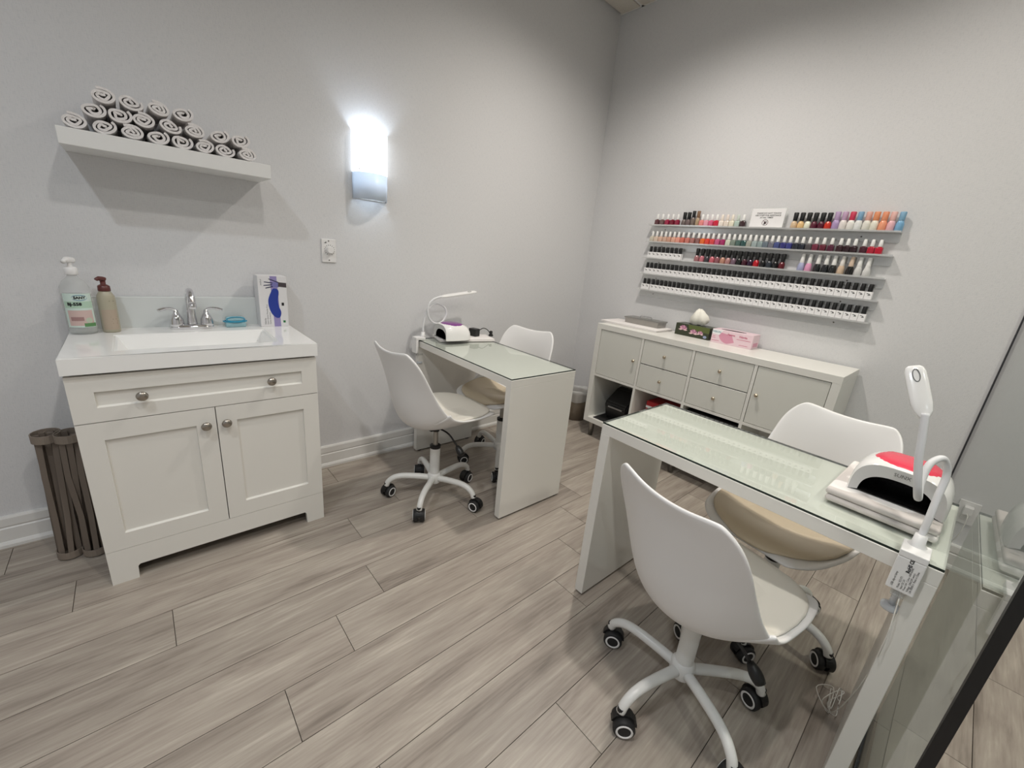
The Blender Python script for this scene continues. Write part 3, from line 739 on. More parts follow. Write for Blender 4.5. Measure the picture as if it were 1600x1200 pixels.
# waste bin in the corner
t = thing('waste_bin', 'small grey bin with a clear plastic liner in the corner', 'bin', (-.165, -.225, 0))
to_obj('body', LA([(.088, 0), (.090, .004), (.108, .235), (.104, .235), (.086, .008)], 32, cap1=True), mixmat('smoky_plastic', (112, 100, 86), .8, .2), t, True)
bm = bmesh.new(); seg = 32
prf = [(.107, .17), (.112, .20), (.113, .238), (.118, .252), (.109, .262), (.098, .245), (.094, .19)]
rg_ = [[bm.verts.new(((r+.004*math.sin(5*a+i)+.003*math.sin(9*a))*math.cos(a), (r+.004*math.sin(5*a+i))*math.sin(a), z+.006*math.sin(3*a+i*.7))) for a in [2*PI*k/seg for k in range(seg)]] for i, (r, z) in enumerate(prf)]
for a, b in zip(rg_, rg_[1:]):
    for k in range(seg): bm.faces.new((a[k], a[(k+1) % seg], b[(k+1) % seg], b[k]))
to_obj('liner', bm, mixmat('clear_liner', (228, 228, 226), .45, .25), t, True)

# ------------------------------------------------------------------ things on the storage unit
def slab_towel(name, label, loc, rz, lx, ly, layers, th, mat, rag=.002, seed=1):
    rnd = random.Random(seed); bm = bmesh.new()
    t = thing(name, label, 'towel', loc, rz)
    for k in range(layers):
        bm = bmesh.new(); z = k*th
        a = rnd.uniform(-rag, rag)*2; b = rnd.uniform(-rag, rag)*2
        box(bm, -lx/2+a, lx/2+b, -ly/2-b, ly/2+a, z+.0004, z+th, bev=th*.42, seg=3)
        to_obj('folded_layer', bm, mat, t, True)
    return t
slab_towel('flat_towel', 'flat white towel under the steel tray', (-.165, -.665, KZ1), 0.02, .235, .46, 2, .0075, TOWEL, seed=4)
TRZ = KZ1+.0152
t = thing('steel_tray', 'lidded stainless steel instrument tray on the flat towel', 'tray', (-.118, -.705, TRZ), .0)
to_obj('pan', PR([(-.060, -.135), (.060, -.135), (.060, .135), (-.060, .135)], 0, .034, lambda a, b, h: (a*(.94+h*1.7), b*(.97+h*.8), h)), STEEL, t)
bm = B(-.064, .064, -.141, .141, .034, .044, bev=.003); to_obj('lid', bm, STEEL, t)
to_obj('lid_handle', TU([(0, -.045, .044), (0, -.04, .058), (0, .04, .058), (0, .045, .044)], .0035, 8, n=4), CHROME, t, True)
# tissue box
t = thing('tissue_box', 'green floral tissue box with a tissue pulled out', 'tissue box', (-.078, -1.066, KZ1), 0.0)
to_obj('carton', B(-.058, .058, -.116, .116, 0, .078, bev=.0015, seg=1), pmat('dark_green_card', (52, 58, 40), .35), t)
fb = faceB(-.058, 0, 0)     # a runs to the right (-y)
to_obj('leaf_print', PR([(-.02, .048), (.115, .040), (.115, .0775), (-.03, .0775)], 0, .0003, fb), pmat('moss_print', (88, 98, 50), .4), t)
PK = [pmat('petal_pink', (206, 158, 176), .4), pmat('petal_rose', (166, 104, 140), .4), pmat('petal_pale', (228, 196, 196), .4)]
for cx, cy, s_ in ((-.062, .046, 1.0), (.012, .032, .95), (.058, .036, .7)):
    for q, an in enumerate((-65, -35, -8, 22, 52)):
        a = math.radians(90+an); L = .030*s_; wd = .0085*s_
        c, s = math.cos(a), math.sin(a)
        pe = [(cx+c*l-s*ww, cy-.006+s*l+c*ww) for l, ww in ((0, 0), (L*.5, wd), (L*.85, wd*.6), (L, 0), (L*.85, -wd*.6), (L*.5, -wd))]
        to_obj('petal_print', PR(pe, 0, .0005+.0002*q, fb), PK[q % 2], t)
    for sgn in (-1, 1):
        pe = [(cx, cy-.008), (cx+sgn*.018*s_, cy-.013), (cx+sgn*.032*s_, cy-.008), (cx+sgn*.018*s_, cy-.002)]
        to_obj('petal_print', PR(pe if sgn < 0 else pe[::-1], 0, .0016, fb), PK[2], t)
to_obj('brand_mark', PR(ellipse(.092, .016, .012, .009, 18), 0, .0006, fb), pmat('brand_blue', (150, 160, 190), .4), t)
to_obj('slot_rim', PR(ellipse(0, 0, .058, .022, 24), .0, .0006, lambda a, b, h: (b, a, .078+h)), pmat('dark_slot', (30, 32, 24), .6), t)
bm = bmesh.new(); seg = 30; rnd = random.Random(5); R = []
for i, (rx, ry, z, oy) in enumerate(((.014, .046, .079, 0), (.026, .060, .100, -.006), (.034, .060, .122, -.010), (.031, .048, .148, -.008), (.020, .030, .170, -.004), (.006, .010, .182, 0))):
    R.append([bm.verts.new(((rx*(1+.20*math.sin(7*a+i*.5)))*math.cos(a), oy+ry*(1+.10*math.sin(5*a+i*.8))*math.sin(a), z+.005*math.sin(4*a+i))) for a in [2*PI*k/seg for k in range(seg)]])
for a, b in zip(R, R[1:]):
    for k in range(seg): bm.faces.new((a[k], a[(k+1) % seg], b[(k+1) % seg], b[k]))
bm.faces.new(R[-1])
to_obj('tissue', bm, pmat('tissue_paper', (238, 236, 226), .9), t, True)
# pink glove box
t = thing('pink_glove_box', 'pink and white disposable glove box right of the tissue box', 'box', (-.090, -1.325, KZ1), .02)
to_obj('carton', B(-.060, .060, -.121, .121, 0, .085, bev=.0015, seg=1), pmat('pale_pink_card', (232, 206, 214), .45), t)
fb = faceB(-.060, 0, 0)
fan = [(-.066, .066)]+[(-.066+.070*math.cos(a)*1.0+.0, .070+.066*math.sin(a)) for a in [math.radians(185+95*i/14) for i in range(15)]]
arc = [(-.075+.0, .070)]+[(-.02+.062*math.cos(a), .074+.068*math.sin(a)) for a in [math.radians(178+92*i/16) for i in range(17)]]+[(.02, .02), (0, .06)]
to_obj('swoosh_print', PR(arc, 0, .0003, fb), pmat('rose_print', (214, 150, 172), .45), t)
to_obj('white_corner', PR([(-.1205, .055), (-.075, .052), (-.055, .084), (-.1205, .084)], 0, .0005, fb), PAPER, t)
text('print', 'VISION', .016, faceB(-.0606, .093, .069), pmat('grey_teal_ink', (122, 158, 168), .5), t, bold=.0004)
PINKI = pmat('pink_ink', (196, 84, 120), .5)
text('print', 'Femme', .0145, faceB(-.0604, .004, .064), PINKI, t, bold=.0004)
text('print', 'Nitrile', .0175, faceB(-.0604, -.066, .062), PINKI, t, bold=.0003)
for a0, a1, b in ((-.115, -.098, .040), (-.118, -.094, .030), (-.116, -.07, .014), (.03, .11, .044), (.05, .10, .012)):
    to_obj('print_line', PR([(a0, b), (a1, b), (a1, b+.0022), (a0, b+.0022)], 0, .0005, fb), PINKI, t)
to_obj('end_print', PR([(-.04, .012), (.04, .012), (.04, .036), (-.04, .036)], 0, .0004, lambda a, b, h: (a, -.121-h, b)), MATS['rose_print'], t)
to_obj('opening', PR(ellipse(0, 0, .075, .022, 24), 0, .0006, lambda a, b, h: (b-.012, a+.012, .085+h)), pmat('dark_opening', (28, 20, 24), .8), t)

# ------------------------------------------------------------------ polish racks
RAILZ = [1.5755, 1.463, 1.3525, 1.241, 1.128]
TILT = .0122
RNAME = ['top', 'second', 'third', 'fourth', 'bottom']
RC = -1.24
for z, nm in zip(RAILZ, RNAME):
    t = thing('polish_rack', f'clear acrylic wall rack, {nm} of the five holding nail polish', 'rack', (0, RC, z)); t.rotation_euler = (TILT, 0, 0)
    to_obj('ledge', B(-.050, -.001, -.690, .690, -.004, 0.0, bev=.0008, seg=1), ACRYL, t)
    poly = [(-.690, -.004), (.690, -.004), (.690, -.046), (.686, -.050), (-.684, -.050), (-.690, -.044)]
    to_obj('back_strip', PR(poly, -.0045, -.001, lambda a, b, h: (h, a, b)), ACRYL, t)
    to_obj('front_lip', B(-.0525, -.050, -.690, .690, -.005, .004), ACRYL, t)
    for y in (-.535, .58): to_obj('screw', LA([(.004, 0), (.003, .002)], 10), pmat('rack_screw', (110, 104, 98), .4, .7), t, False, (-.0045, y, -.026), (0, -PI/2, 0))
def zrail(i, y): return RAILZ[i]+(y-RC)*TILT
BM = {}
def meshdata(key, bm, mats, smooth=False):
    me = bpy.data.meshes.new(key); bmesh.ops.recalc_face_normals(bm, faces=bm.faces[:]); bm.to_mesh(me); bm.free()
    for m in (mats if isinstance(mats, (list, tuple)) else [mats]): me.materials.append(m)
    if smooth:
        for p in me.polygons: p.use_smooth = True
        me.set_sharp_from_angle(angle=math.radians(45))
    BM[key] = me
def polish_mat(rgb): return pmat('polish_%d_%d_%d' % rgb, rgb, .12, spec=.6)
def bottle_mesh(kind, rgb):
    key = f'bottle_{kind}_{rgb}'
    if key in BM: return BM[key]
    bm = bmesh.new()
    if kind == 'box': box(bm, -.0145, .0145, -.0155, .0155, 0, .0405, bev=.001, seg=1)
    elif kind == 'square':
        box(bm, -.0125, .0125, -.0148, .0148, 0, .036, bev=.004, seg=2); lathe(bm, [(.0095, .034), (.0075, .039), (.0075, .042)], 12)
    elif kind == 'round': lathe(bm, [(.0140, 0), (.0160, .003), (.0165, .012), (.0160, .026), (.0125, .036), (.0085, .040), (.0085, .043)], 16)
    elif kind == 'slim': lathe(bm, [(.0120, 0), (.0135, .003), (.0135, .040), (.009, .050), (.007, .054)], 14)
    elif kind == 'gel': lathe(bm, [(.0150, 0), (.0165, .003), (.0165, .034), (.0130, .046), (.0105, .050)], 16)
    elif kind == 'bell': lathe(bm, [(.0155, 0), (.0172, .003), (.0165, .025), (.0135, .040), (.0105, .046)], 16)
    meshdata(key, bm, PAPER if kind == 'box' else polish_mat(rgb), kind not in ('box',))
    return BM[key]
def cap_mesh(kind, rgb):
    key = f'cap_{kind}_{rgb}'
    if key in BM: return BM[key]
    pr = {'box': [(.0100, .0405), (.0104, .042), (.0098, .077), (.0085, .079)], 'square': [(.0088, .039), (.0092, .041), (.0076, .071), (.0058, .073)],
          'round': [(.0100, .042), (.0105, .044), (.0125, .083), (.0105, .086)], 'slim': [(.0095, .053), (.0100, .055), (.0110, .092), (.0095, .094)],
          'gel': [(.0118, .049), (.0122, .051), (.0132, .088), (.0112, .091)], 'bell': [(.0108, .045), (.0112, .047), (.0085, .092), (.0065, .094)]}[kind]
    meshdata(key, LA(pr, 14), pmat('cap_%d_%d_%d' % rgb, rgb, .4 if sum(rgb) < 120 else .35), True)
    return BM[key]
# small dark print on the white boxes, shared mesh
bm = bmesh.new()
for poly in ([(-.009, .0305), (.004, .0275), (.005, .0300), (-.008, .0330)], [(-.003, .0215), (.008, .0235), (.0075, .0275), (.000, .0260)]):
    prism(bm, poly, .0146, .0150, lambda a, b, h: (-h, -a, b))
meshdata('box_print', bm, INK)
def polish(kind, i, y, rgb, cap, label, x=-.027):
    o = bpy.data.objects.new('nail_polish', None); link(o); o.empty_display_size = .02
    o.location = (x, y, zrail(i, y)+.0002); o.rotation_euler = (0, 0, random.uniform(-.10, .10) if kind != 'box' else 0)
    tag(o, label, 'nail polish', 'nail polish bottles on the wall racks')
    mesh_obj('bottle', bottle_mesh(kind, rgb), o); mesh_obj('cap', cap_mesh(kind, cap), o)
    if kind == 'box': mesh_obj('label_print', BM['box_print'], o)
    return o
WC, BC = (232, 232, 230), (20, 20, 21)
def cname(rgb):
    import colorsys
    h, l, s = colorsys.rgb_to_hls(*[v/255 for v in rgb])
    if l < .14: return 'near-black'
    if s < .10: return 'white' if l > .85 else ('pale grey' if l > .6 else 'grey')
    hue = h*360
    base = 'red' if hue < 12 or hue >= 348 else 'orange' if hue < 32 else 'tan' if hue < 55 else 'green' if hue < 165 else 'blue' if hue < 258 else 'purple' if hue < 300 else 'pink'
    if base == 'red' and l > .55: base = 'pink'
    return ('dark ' if l < .32 else 'pale ' if l > .72 else '')+base
def run(kind, i, ys_, cols, capcols, start=0):
    for n, y in enumerate(ys_):
        rgb = cols[n]; cp = capcols[n] if isinstance(capcols, list) else capcols
        cc = 'black' if sum(cp) < 120 else 'white' if min(cp) > 200 else cname(cp)
        what = 'white boxed nail polish' if kind == 'box' else cname(rgb)+' nail polish'
        polish(kind, i, y, rgb, cp, f'{what} with {cc} cap, {ordinal(start+n+1)} from the left on the {RNAME[i]} rack')
# top rack
Y1 = [-0.6, -0.639, -0.678, -0.716, -0.753, -0.799, -0.83, -0.861, -0.893, -0.924, -0.955, -0.987, -1.019, -1.052, -1.084, -1.116, -1.149, -1.182]
run('square', 0, Y1[:5], [(96, 58, 62), (112, 86, 84), (158, 36, 70), (120, 24, 46), (142, 32, 62)], WC)
run('round', 0, Y1[5:7], [(108, 96, 94), (112, 96, 96)], BC, 5)
run('slim', 0, Y1[7:9], [(120, 106, 98), (176, 152, 124)], [BC, (128, 98, 74)], 7)
run('square', 0, Y1[9:], [(226, 140, 136), (228, 158, 176), (214, 96, 132), (204, 40, 66), (236, 226, 216), (228, 216, 204), (232, 226, 206), (178, 196, 188), (66, 46, 50)],
    [WC, WC, WC, WC, (232, 222, 210), (228, 216, 206), (230, 222, 208), (196, 206, 196), WC], 9)
run('round', 0, [-1.458, -1.491, -1.524, -1.555, -1.588, -1.619], [(206, 180, 148), (222, 186, 132), (226, 226, 206), (86, 22, 44), (84, 22, 44), (196, 52, 36)], BC, 18)
run('gel', 0, [-1.652, -1.684, -1.717, -1.749, -1.783, -1.815, -1.848, -1.880, -1.913],
    [(172, 150, 192), (226, 220, 216), (230, 228, 222), (228, 230, 228), (226, 224, 214), (228, 226, 212), (236, 158, 124), (228, 180, 186), (122, 172, 208)],
    [(176, 150, 186), (184, 154, 182), (196, 52, 82), (120, 160, 190), (214, 164, 152), (218, 142, 100), (222, 144, 108), (222, 176, 168), (124, 166, 194)], 24)
# second rack
Y2 = [-0.585, -0.618, -0.652, -0.686, -0.718, -0.751, -0.783, -0.816, -0.853, -0.888, -0.925, -0.957, -0.989, -1.021, -1.055, -1.089, -1.121, -1.153, -1.185, -1.216, -1.247, -1.278, -1.309, -1.339, -1.370, -1.401, -1.434, -1.465, -1.496, -1.527, -1.56, -1.592, -1.627, -1.663, -1.702, -1.733, -1.764, -1.803, -1.835, -1.867]
C2 = [(206, 198, 180), (216, 196, 178), (214, 180, 160), (208, 172, 152), (206, 158, 136), (222, 170, 148), (226, 156, 138), (208, 112, 96), (204, 124, 112), (168, 112, 106), (140, 96, 92), (226, 108, 48), (220, 66, 52), (212, 74, 76), (196, 92, 134), (164, 46, 100),
      (204, 208, 190), (126, 138, 128), (78, 104, 98), (52, 84, 82), (160, 162, 152), (158, 172, 172), (140, 156, 156), (104, 116, 126), (112, 112, 122), (72, 82, 132), (52, 52, 116), (56, 60, 128), (38, 42, 52), (30, 34, 46), (78, 74, 76), (112, 42, 62), (96, 28, 46), (82, 28, 52), (52, 26, 32), (46, 22, 28), (44, 22, 28), (70, 28, 40), (176, 26, 50), (186, 22, 48)]
run('square', 1, Y2, C2, WC)
# third rack
run('box', 2, [-0.592, -0.6245, -0.657, -0.6895, -0.722, -0.7545, -0.787, -0.8195], [(240, 240, 240)]*8, BC)
Y3 = [-0.941, -0.976, -1.010, -1.044, -1.078, -1.112, -1.146, -1.180, -1.213, -1.246, -1.279, -1.313, -1.35, -1.385, -1.419, -1.453]
run('round', 2, Y3, [(160, 108, 112), (188, 112, 124), (58, 56, 62), (192, 98, 110), (140, 88, 96), (182, 134, 116), (170, 124, 122), (112, 90, 104), (22, 26, 24), (62, 18, 34), (46, 24, 50), (178, 20, 34), (18, 18, 19), (44, 50, 58), (20, 20, 22), (92, 18, 28)], BC, 8)
run('bell', 2, [-1.55, -1.586, -1.627, -1.665, -1.700, -1.736, -1.775, -1.810, -1.846], [(166, 170, 202), (222, 156, 190), (32, 34, 36), (34, 36, 40), (32, 34, 36), (206, 182, 158), (28, 28, 28), (206, 206, 204), (210, 210, 208)],
    [WC, WC, WC, WC, WC, (226, 222, 216), (212, 190, 170), WC, WC], 24)
# fourth and bottom rack: white boxed polishes
run('box', 3, [-.587-1.300*n/40 for n in range(41)], [(240, 240, 240)]*41, BC)
run('box', 4, [-.587, -.6195]+[-.659-1.232*n/38 for n in range(39)], [(240, 240, 240)]*41, BC)
# sign on the top rack
t = thing('counter_sign', 'white do not touch sign in a clear stand on the top rack', 'sign', (-.022, -1.315, zrail(0, -1.315)+.0002))
to_obj('stand', B(-.004, .0, -.092, .100, 0, .112), mixmat('sign_acrylic', (224, 226, 224), .25, .08), t)
to_obj('stand_foot', B(-.014, .018, -.092, .100, 0, .003), MATS['sign_acrylic'], t)
to_obj('support', B(0, .016, -.092, -.070, .003, .03), MATS['sign_acrylic'], t)
to_obj('paper', B(-.0052, -.0042, -.086, .094, .005, .108), PAPER, t)
fb = lambda yy, zz: faceB(-.0053, yy, zz)
text('print', 'PLEASE DO NOT TOUCH!', .0112, fb(0, .082), INK, t, bold=.0002)
text('print', 'ASK STAFF FOR ASSISTANCE', .0108, fb(.003, .070), INK, t, bold=.0002)
text('print', 'AT ALL TIMES!', .0112, fb(.008, .058), INK, t, bold=.0002)
bm = bmesh.new(); ro, ri = ellipse(0, 0, .0168, .0168, 32), ellipse(0, 0, .0148, .0148, 32)
MR = pmat('maroon_ink', (92, 36, 44), .6)
for i in range(32): prism(bm, [ro[i], ro[(i+1) % 32], ri[(i+1) % 32], ri[i]], 0, .0005, fb(.010, .031))
prism(bm, [(-.0112, .0098), (-.0098, .0112), (.0112, -.0098), (.0098, -.0112)], .0003, .0008, fb(.010, .031))
to_obj('ban_circle', bm, MR, t)
bm = bmesh.new()
for poly in ([(-.006, -.012), (-.001, -.012), (.005, -.002), (.002, .004), (-.005, .002)], [(-.004, .001), (-.002, .001), (-.003, .008), (-.005, .008)], [(-.001, .002), (.001, .002), (.003, .010), (.001, .010)], [(.002, .002), (.004, .000), (.009, .007), (.007, .009)], [(.004, -.003), (.005, -.005), (.011, .001), (.010, .003)]):
    prism(bm, poly, 0, .0004, fb(.010, .031))
to_obj('hand_print', bm, INK, t)

# ------------------------------------------------------------------ nail lamps, towels and clamp lamps on the desks
def uv_lamp(label, loc, rz, W, D, H, accent, aname, logo):
    """opening faces local -x"""
    t = thing('nail_dryer_lamp', label, 'nail lamp', loc, rz)
    WHT = pmat('gloss_white_shell', (236, 235, 233), .15)
    n = 28
    def arch(x, hw, h, e=.62):
        out = []
        for i in range(n+1):
            a = PI*i/n; c, s = math.cos(a), math.sin(a)
            out.append(Vector((x, hw*math.copysign(abs(c)**e, c), h*abs(s)**e)))
        return out
    stations = [(-D*.5, .94, .90), (-D*.46, .98, .95), (-D*.30, 1.0, 1.0), (-D*.05, 1.0, 1.0), (D*.18, .97, .96), (D*.34, .88, .84), (D*.45, .70, .62), (D*.495, .48, .36), (D*.5, .3, .2)]
    bm = bmesh.new()
    rings = [[bm.verts.new(p) for p in arch(x, W/2*a, H*b)] for x, a, b in stations]
    for a, b in zip(rings, rings[1:]):
        for i in range(n): bm.faces.new((a[i], a[i+1], b[i+1], b[i]))
    bm.faces.new(rings[-1])
    to_obj('shell', bm, WHT, t, True)
    # face plate with a D-shaped opening
    def op(x, k=1.0): return [Vector((x, p.y*.80*k, max(.004, p.z*.66*k))) for p in arch(x, W/2*.94, H*.90, .75)]
    bm = bmesh.new(); a = [bm.verts.new(p) for p in arch(-D*.5, W/2*.94, H*.90)]; b = [bm.verts.new(p) for p in op(-D*.47)]
    for i in range(n): bm.faces.new((a[i], a[i+1], b[i+1], b[i]))
    to_obj('face_plate', bm, pmat('light_grey_plastic', (206, 205, 204), .35), t, False)
    bm = bmesh.new(); a = [bm.verts.new(p) for p in op(-D*.47)]; b = [bm.verts.new(p) for p in op(D*.25, .9)]
    for i in range(n): bm.faces.new((a[i], a[i+1], b[i+1], b[i]))
    bm.faces.new(b); bm.faces.new((a[0], a[n], b[n], b[0]))
    to_obj('cavity', bm, pmat('black_gloss', (16, 15, 15), .15), t, False)
    # coloured top panel following the shell
    bm = bmesh.new(); NR = 7; NA = 30; R = []
    def top(x, y):
        # height of the shell at (x, y)
        for s0, s1 in zip(stations, stations[1:]):
            if x <= s1[0]:
                f = (x-s0[0])/(s1[0]-s0[0]); hw = W/2*(s0[1]+(s1[1]-s0[1])*f); h = H*(s0[2]+(s1[2]-s0[2])*f); break
        else: hw, h = W/2*.5, H*.3
        k = min(.999, abs(y)/hw)**(1/.62)
        return h*max(0.0, 1-k*k)**(.31)
    for r in [i/NR for i in range(1, NR+1)]:
        row = []
        for q in range(NA):
            a = 2*PI*q/NA; x = -D*.06+D*.41*r*math.cos(a); y = W*.36*r*math.sin(a)*(1-.1*math.cos(a))
            row.append(bm.verts.new((x, y, top(x, y)+.0025-(.003 if r == 1 else 0))))
        R.append(row)
    for a, b in zip(R, R[1:]):
        for k in range(NA): bm.faces.new((a[k], a[(k+1) % NA], b[(k+1) % NA], b[k]))
    bm.faces.new(R[0])
    to_obj('top_panel', bm, pmat(aname, accent, .2), t, True)
    if logo:
        tl = lambda a, b, h: (-D*.503-h, -a, H*.76+b)
        text('logo', 'SUNX', .012, tl, GREYINK, t, bold=.0001)
    return t
# wall desk
c1, s1 = math.cos(-.016), math.sin(-.016)
D1 = lambda a, b: (-1.6403+c1*a-s1*b, -.9838+s1*a+c1*b)
slab_towel('folded_towel', 'folded white towel under the purple nail lamp', (-1.345, -.180, DZ), -.25, .36, .15, 2, .008, TOWEL, seed=8)
uv_lamp('white nail lamp with purple top on the wall desk', (-1.432, -.192, DZ+.0165), -.10, .178, .185, .095, (122, 58, 132), 'purple_plastic', False)
t = thing('power_adapter', 'black power adapter with cable on the folded towel', 'adapter', (-1.262, -.175, DZ+.0165), .2)
to_obj('block', B(-.022, .022, -.03, .03, 0, .048, bev=.004), BLACK, t)
to_obj('cable', TU([(.02, -.02, .035), (.05, -.03, .050), (.085, -.035, .040), (.095, -.05, .02), (.093, -.062, .006)], .0028, 8, n=6), BLACK, t, True)
to_obj('plug', LA([(.014, 0), (.016, .006), (.009, .018), (.011, .030), (.006, .036)], 14, (.093, -.064, 0)), BLACK, t, True)
def clamp_lamp(label, clamp, neck, head0, head1, headw, headn, r, n_=8):
    t = thing('clamp_lamp', label, 'desk lamp', clamp)
    C = Vector(clamp)
    to_obj('neck', TU([Vector(p)-C for p in neck], r, 12, n=n_), pmat('white_silicone', (226, 226, 228), .45), t, True)
    h0, h1 = Vector(head0)-C, Vector(head1)-C
    d = (h1-h0); L = d.length; d.normalize(); nrm = Vector(headn).normalized(); side = d.cross(nrm).normalized(); nrm = side.cross(d)
    bm = bmesh.new(); st_ = [(0, .35, .5), (.05, .55, .8), (.14, .85, 1), (.3, .98, 1), (.7, 1.0, .95), (.88, .96, .85), (.96, .82, .7), (1, .55, .4)]
    rings = []
    for f, ww, hh in st_:
        row = []
        for k in range(16):
            a = 2*PI*k/16; ca, sa = math.cos(a), math.sin(a)
            row.append(bm.verts.new(h0+d*L*f+side*headw/2*ww*math.copysign(abs(ca)**.6, ca)+nrm*.0065*hh*math.copysign(abs(sa)**.8, sa)))
        rings.append(row)
    for a, b in zip(rings, rings[1:]):
        for k in range(16): bm.faces.new((a[k], a[(k+1) % 16], b[(k+1) % 16], b[k]))
    bm.faces.new(rings[0][::-1]); bm.faces.new(rings[-1])
    hd = to_obj('head', bm, pmat('gloss_white_shell', (236, 235, 233), .15), t, True)
    fm = lambda a, b, h: h0+d*(L*.80+b)+side*a+nrm*(.0066+h)
    bm = bmesh.new(); o_ = ellipse(0, 0, .006, .014, 20); i_ = ellipse(0, 0, .0045, .0125, 20)
    for k in range(20): prism(bm, [o_[k], o_[(k+1) % 20], i_[(k+1) % 20], i_[k]], -.001, .0004, fm)
    to_obj('switch_ring', bm, GREYINK, hd)
    return t, C
# lamp on the wall desk (clamped at the wall end)
t, C = clamp_lamp('white gooseneck clamp lamp with looped neck on the wall desk', (-1.585, -.125, DZ),
    [(-1.590, -.095, .790), (-1.585, -.092, .85), (-1.560, -.090, .925), (-1.505, -.088, .962), (-1.447, -.088, .945), (-1.426, -.090, .905), (-1.447, -.093, .858), (-1.492, -.097, .840), (-1.543, -.102, .862), (-1.568, -.106, .915), (-1.560, -.108, .962), (-1.528, -.108, .992), (-1.480, -.108, 1.007)],
    (-1.490, -.108, 1.005), (-1.215, -.108, 1.041), .034, (-.1, -.3, 1), .0062)
def clampbody(t, C, mapv, w_, kn):
    """mapv(a, b, c): a along the edge, b outwards from the desk, c up (world heights)"""
    def bx(name, a0, a1, b0, b1, z0, z1, mat, bev=.002):
        bm = bmesh.new(); box(bm, a0, a1, b0, b1, z0, z1, bev=bev)
        for v in bm.verts: v.co = Vector(mapv(v.co.x, v.co.y, v.co.z))-C
        return to_obj(name, bm, mat, t)
    bx('clamp_top', -w_/2, w_/2, -.042, .022, DZ+.0005, DZ+.016, PLAST)
    bx('clamp_plate', -w_/2, w_/2, .005, .022, DZ-.080, DZ+.0005, PLAST)
    bx('clamp_arm', -w_*.25, w_*.25, -.035, .006, DZ-.098, DZ-.088, CLEARP)
    bx('clamp_rib', -w_*.25, w_*.25, .006, .016, DZ-.098, DZ-.080, CLEARP)
    bm = bmesh.new(); lathe(bm, [(.006, 0), (.006, .050)], 12); lathe(bm, [(.017, -.012), (.018, -.009), (.018, -.002), (.010, 0)], 12)
    for v in bm.verts: v.co = Vector(mapv(v.co.x, v.co.y-.018, v.co.z+DZ-.138))-C
    to_obj('clamp_screw', bm, mixmat('milky_plastic', (220, 226, 234), .6, .3), t, True)
bmk = LA([(.016, .0), (.017, .004), (.0125, .010), (.0115, .026)], 20); o = to_obj('neck_socket', bmk, PLAST, t, True); o.location = Vector((-1.590, -.095, DZ+.016))-C
# clamp grips the long edge near the wall end; outwards is -x
clampbody(t, C, lambda a, b, c: (-1.632-b+.012*0, -.105+a, c), .050, 0)
# foreground desk
slab_towel('folded_towel', 'thick folded white towel under the red nail lamp', (-1.432, -2.272, DZ), -.03, .30, .215, 2, .0172, pmat('patterned_terry', (230, 226, 222), .95, spec=.1), seed=11)
m = MATS['patterned_terry']; nt = m.node_tree; N = nt.nodes; L = nt.links; b_ = N['Principled BSDF']
tc = N.new('ShaderNodeTexCoord'); mp = N.new('ShaderNodeMapping'); mp.inputs['Rotation'].default_value = (0, 0, .7); wv = N.new('ShaderNodeTexVoronoi'); wv.feature = 'SMOOTH_F1'; wv.inputs['Scale'].default_value = 13
cr = N.new('ShaderNodeValToRGB'); cr.color_ramp.elements[0].position = .30; cr.color_ramp.elements[0].color = (*lin((236, 233, 230)), 1); cr.color_ramp.elements[1].position = .36; cr.color_ramp.elements[1].color = (*lin((206, 200, 196)), 1)
L.new(tc.outputs['Object'], mp.inputs[0]); L.new(mp.outputs[0], wv.inputs['Vector']); L.new(wv.outputs['Distance'], cr.inputs[0]); L.new(cr.outputs[0], b_.inputs['Base Color'])
uv_lamp('white nail lamp with red top on the foreground desk', (-1.435, -2.285, DZ+.0350), -.03, .190, .185, .098, (226, 62, 86), 'coral_red_plastic', True)
t, C = clamp_lamp('white gooseneck clamp lamp with a printed clamp on the foreground desk', (-1.665, -2.345, DZ),
    [(-1.660, -2.346, .772), (-1.648, -2.346, .82), (-1.628, -2.345, .875), (-1.615, -2.344, .925), (-1.632, -2.330, .960), (-1.662, -2.314, .950), (-1.690, -2.312, .915), (-1.720, -2.317, .890), (-1.746, -2.311, .915), (-1.752, -2.296, .975), (-1.748, -2.287, 1.025), (-1.742, -2.279, 1.066)],
    (-1.743, -2.281, 1.055), (-1.700, -2.236, 1.146), .034, (-1, -.1, .35), .0066)
o = to_obj('neck_socket', LA([(.017, .0), (.0165, .004), (.0115, .010), (.0105, .030)], 24), PLAST, t, True); o.location = Vector((-1.660, -2.346, DZ+.012))-C
clampbody(t, C, lambda a, b, c: (-1.689-b, -2.347+a, c), .046, 0)
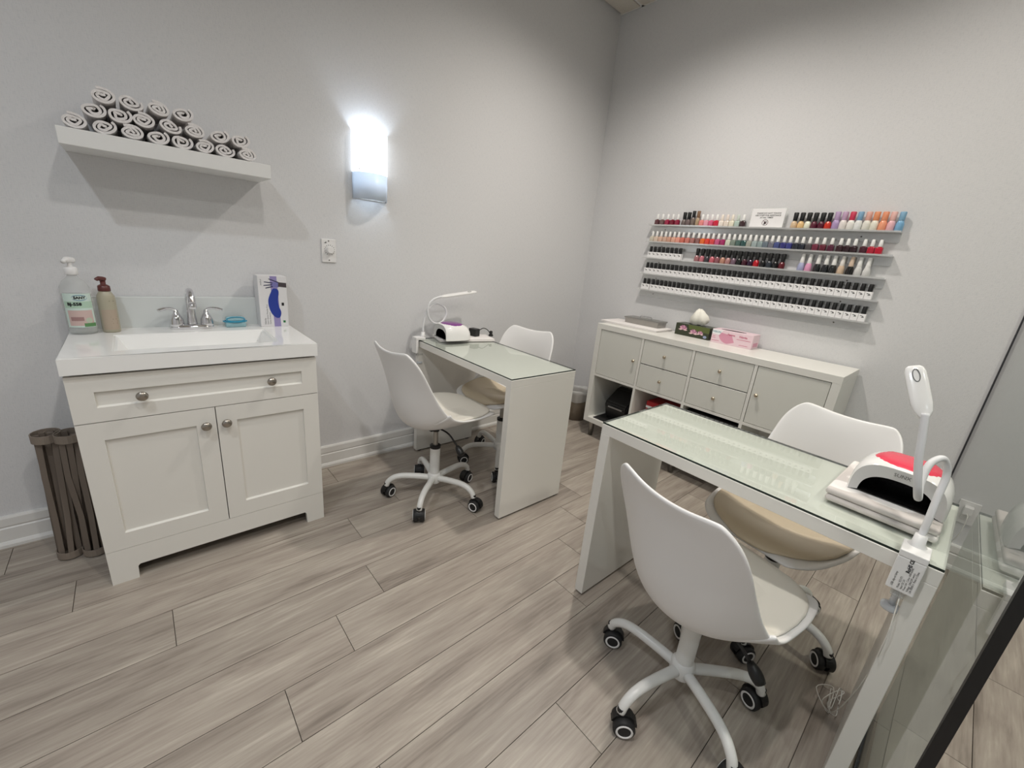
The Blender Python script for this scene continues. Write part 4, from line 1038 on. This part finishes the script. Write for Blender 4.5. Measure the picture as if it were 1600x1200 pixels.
# print on the clamp plate, reading upwards
pf = lambda a0, z0: (lambda a, b, h: Vector((-1.689-.0222-h, -2.347-(a0-0)+b*1.0, z0+a))-C)
pf = lambda a0, z0: (lambda a, b, h: Vector((-1.7112-h, -2.347-a0+b, z0+a))-C)
zz = DZ-.072
for a0, s_, sz in ((-.014, 'USB clip-on lamp', .0055), (-.004, 'Model  KD-771', .0050), (.001, 'Input DC 5V', .0050), (.006, 'Power 5W  Colour 3000-6500K', .0046), (.011, 'Voltage  ON/OFF switch', .0050), (.0155, 'Life 50000 h  Made in China', .0050)):
    text('print', s_, sz, pf(a0, zz), INK, t, align='LEFT', sx=.95)
text('print', 'RoHS CE', .0085, pf(.001, zz+.042), INK, t, align='LEFT', bold=.0003)
# cords
t = thing('lamp_cord', 'thin white cord tangled on the floor by the foreground desk', 'cord', (0, 0, 0))
rnd = random.Random(9)
pts = [(-1.700, -2.352, .665), (-1.715, -2.36, .55), (-1.66, -2.362, .42), (-1.62, -2.355, .30), (-1.52, -2.345, .14), (-1.42, -2.335, .03)]
for k in range(18):
    pts.append((-1.36+rnd.uniform(-.07, .07), -2.315+rnd.uniform(-.035, .035), .006+rnd.random()*.04))
to_obj('cable', TU(pts, .0013, 6, n=5), pmat('white_cable', (226, 224, 218), .4), t, True)
t = thing('wall_outlet', 'white wall outlet low on the back wall behind the foreground desk', 'outlet', (0, -2.325, .305))
to_obj('plate', B(-.007, 0, -.036, .036, -.058, .058, bev=.002), PLAST, t)
for z in (.022, -.022): to_obj('socket', B(-.009, -.0065, -.016, .016, z-.014, z+.014, bev=.002), PLAST, t)
t = thing('usb_charger', 'small white charger plugged into the wall outlet', 'charger', (-.009, -2.325, .325))
to_obj('block', B(-.038, 0, -.016, .016, -.020, .020, bev=.003), PLAST, t)
to_obj('cable', TU([(-.036, 0, -.012), (-.07, .004, -.02), (-.075, .002, -.10), (-.05, -.012, -.20), (-.06, -.02, -.312)], .0018, 6, n=6), MATS['white_cable'], t, True)
